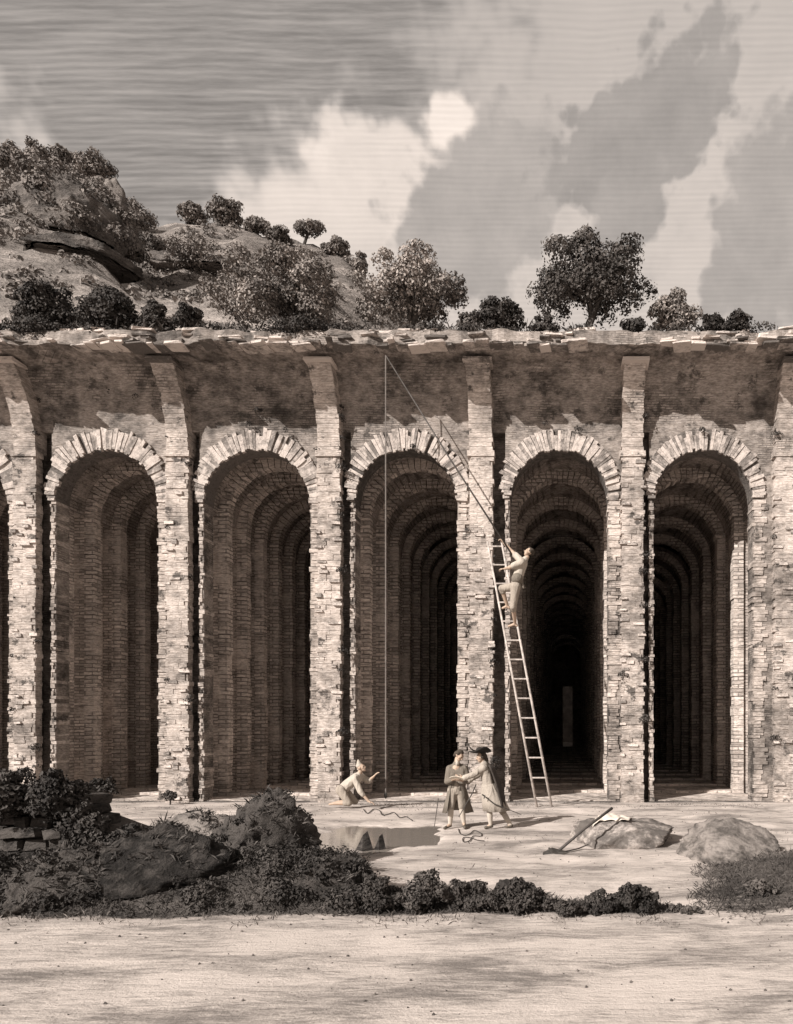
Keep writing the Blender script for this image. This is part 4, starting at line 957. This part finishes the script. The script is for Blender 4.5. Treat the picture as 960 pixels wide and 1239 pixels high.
solid('hair', [(q(-.035, 0, .055), (.096, .096, .075)), (q(-.08, 0, .01), .062), (q(-.1, 0, .05), .045), (q(-.02, .06, .03), .05), (q(-.02, -.06, .03), .05), (q(.02, 0, .1), .035)], .011, M['hair'], f.root)

# ------------------------------------------------------------------ cords, mattock, cloth
def ground_line(pts, n=8):
    out = []
    P_ = [Vector((*((u-U0)/F*GY(v), GY(v)), 0)) for u, v in pts]
    P_ = [P_[0]]+P_+[P_[-1]]
    for i in range(1, len(P_)-2):
        a, b, c, d = P_[i-1:i+3]
        for k in range(n):
            t_ = k/n; q_ = .5*((2*b)+(c-a)*t_+(2*a-5*b+4*c-d)*t_*t_+(3*b-a-3*c+d)*t_**3); q_.z = gz(q_.x, q_.y)+.015; out.append(q_)
    return out
mb = MB(); mb.tube(ground_line([(440, 981), (445, 986), (452, 981), (459, 982), (463, 988), (470, 987), (477, 985), (484, 991), (492, 990), (500, 995)]), .0095, 6)
tag(mb.build('cord', M['rope'], None, (0, 0, 0), True), 'thin dark cord trailing over the ground right of the kneeling man', 'cord', 'cords lying on the ground')
mb = MB(); mb.tube(ground_line([(555, 1004), (557, 1010), (564, 1013), (570, 1010), (574, 1007), (582, 1010), (582, 1014), (573, 1014), (568, 1020), (561, 1021), (561, 1016), (569, 1016), (578, 1019), (587, 1020)]), .0085, 6)
tag(mb.build('cord', M['rope'], None, (0, 0, 0), True), 'looped dark cord on the ground at the feet of the man in the dark coat', 'cord', 'cords lying on the ground')
mk = thing('mattock', 'long-handled mattock leaning against the half-pale boulder with its head on the ground', 'mattock', tuple(P(674, 1036, 11.4)+Vector((0, 0, gz(-.2, 11.4)+.05))))
o = mk.location; a = P(672, 1033, 11.35)-o; b_ = P(741, 978, 12.1)-o
mb = MB(); mb.tube([a, a.lerp(b_, .5)+Vector((0, 0, .02)), b_], [.026, .022, .026], 8); mb.build('handle', M['dwood'], mk, smooth=True)
mb = MB(); d = .0
mb.tube([P(664, 1026, 11.3)-o, P(669, 1030, 11.3)-o, P(676, 1034, 11.3)-o, P(690, 1031, 11.2)-o], [.012, .03, .035, .006], 6)
hd = [P(657, 1033, 11.3)-o, P(668, 1027, 11.35)-o, P(684, 1031, 11.35)-o, P(687, 1039, 11.3)-o, P(672, 1041, 11.25)-o, P(658, 1041, 11.25)-o]
i = len(mb.v); mb.v += [tuple(p+Vector((0, -.03, 0))) for p in hd]+[tuple(p+Vector((0, .05, .01))) for p in hd]
mb.f += [tuple(i+k for k in range(6)), tuple(i+11-k for k in range(6))]+[(i+k, i+(k+1) % 6, i+6+(k+1) % 6, i+6+k) for k in range(6)]
mb.build('head', M['iron'], mk)
mb = MB(); mb.tube([P(682, 1031, 11.5), P(700, 1027, 11.7), P(712, 1022, 11.9)], [.011, .011, .009], 6); tag(mb.build('stick', M['dwood']), 'short thin stick lying beside the mattock head', 'stick')
# cloth draped on the boulder
rows = []; dg = bpy.context.evaluated_depsgraph_get(); bo = [x for x in bpy.data.objects if x.name.startswith('boulder') and 'half-pale' in x.get('label', '')][0]
inv = bo.matrix_world.inverted() if False else Matrix.Translation(-bo.location)
for j in range(17):
    row = []
    for i in range(25):
        a, b_ = i/24, j/16
        x = bo.location.x-.5+.62*a+.12*b_; y = bo.location.y-.34+.42*b_+.06*math.sin(a*5)
        hit, loc, nrm, _ = bo.ray_cast(inv @ Vector((x, y, 3)), Vector((0, 0, -1)))
        z = (loc.z+bo.location.z) if hit else gz(x, y)
        row.append((x, y, max(z, .03)+.02+.03*abs(math.sin(a*9+b_*4))**.7+.016*abs(math.sin(b_*8-a*5))))
    rows.append(row)
mb = MB(); mb.grid(rows); cl = mb.build('cloth', M['cloth'], None, smooth=True); md = cl.modifiers.new('t', 'SOLIDIFY'); md.thickness = .006
tag(cl, 'crumpled white cloth thrown over the left half of the boulder by the mattock', 'cloth')
# coarse grass rooted on the dark rocks
pts = []
for o in [x for x in bpy.data.objects if x.name.startswith('boulder') and x.location.x < -2.3]:
    mw = Matrix.Translation(o.location) @ Euler(o.rotation_euler).to_matrix().to_4x4()
    for v in o.data.vertices:
        if v.normal.z > .05 and fb(v.co.x*2.2, v.co.y*2.2, 40) > .0: pts += [tuple(mw @ v.co)]
blades('rock_grass', M['grass'], pts, .04, .15, 9, .007, .8)
# scattered pebbles
pbm = [rock_mesh(1, 1, 1, 90+k, 1, .3, M['rock2']) for k in range(4)]
mbp = MB()
for _ in range(2200):
    x = R.uniform(-13, 5); y = R.uniform(5, 18.5)
    if pond(x, y) < 1.05: continue
    s_ = R.choice((.008, .01, .012, .016, .024)); me = R.choice(pbm); i = len(mbp.v); z = gz(x, y)
    mbp.v += [(x+v.co.x*s_*1.3, y+v.co.y*s_*1.3, z+v.co.z*s_) for v in me.vertices]; mbp.f += [tuple(i+w for w in p_.vertices) for p_ in me.polygons]
kind(raw(mbp, 'pebbles', M['rock2']), 'stuff')
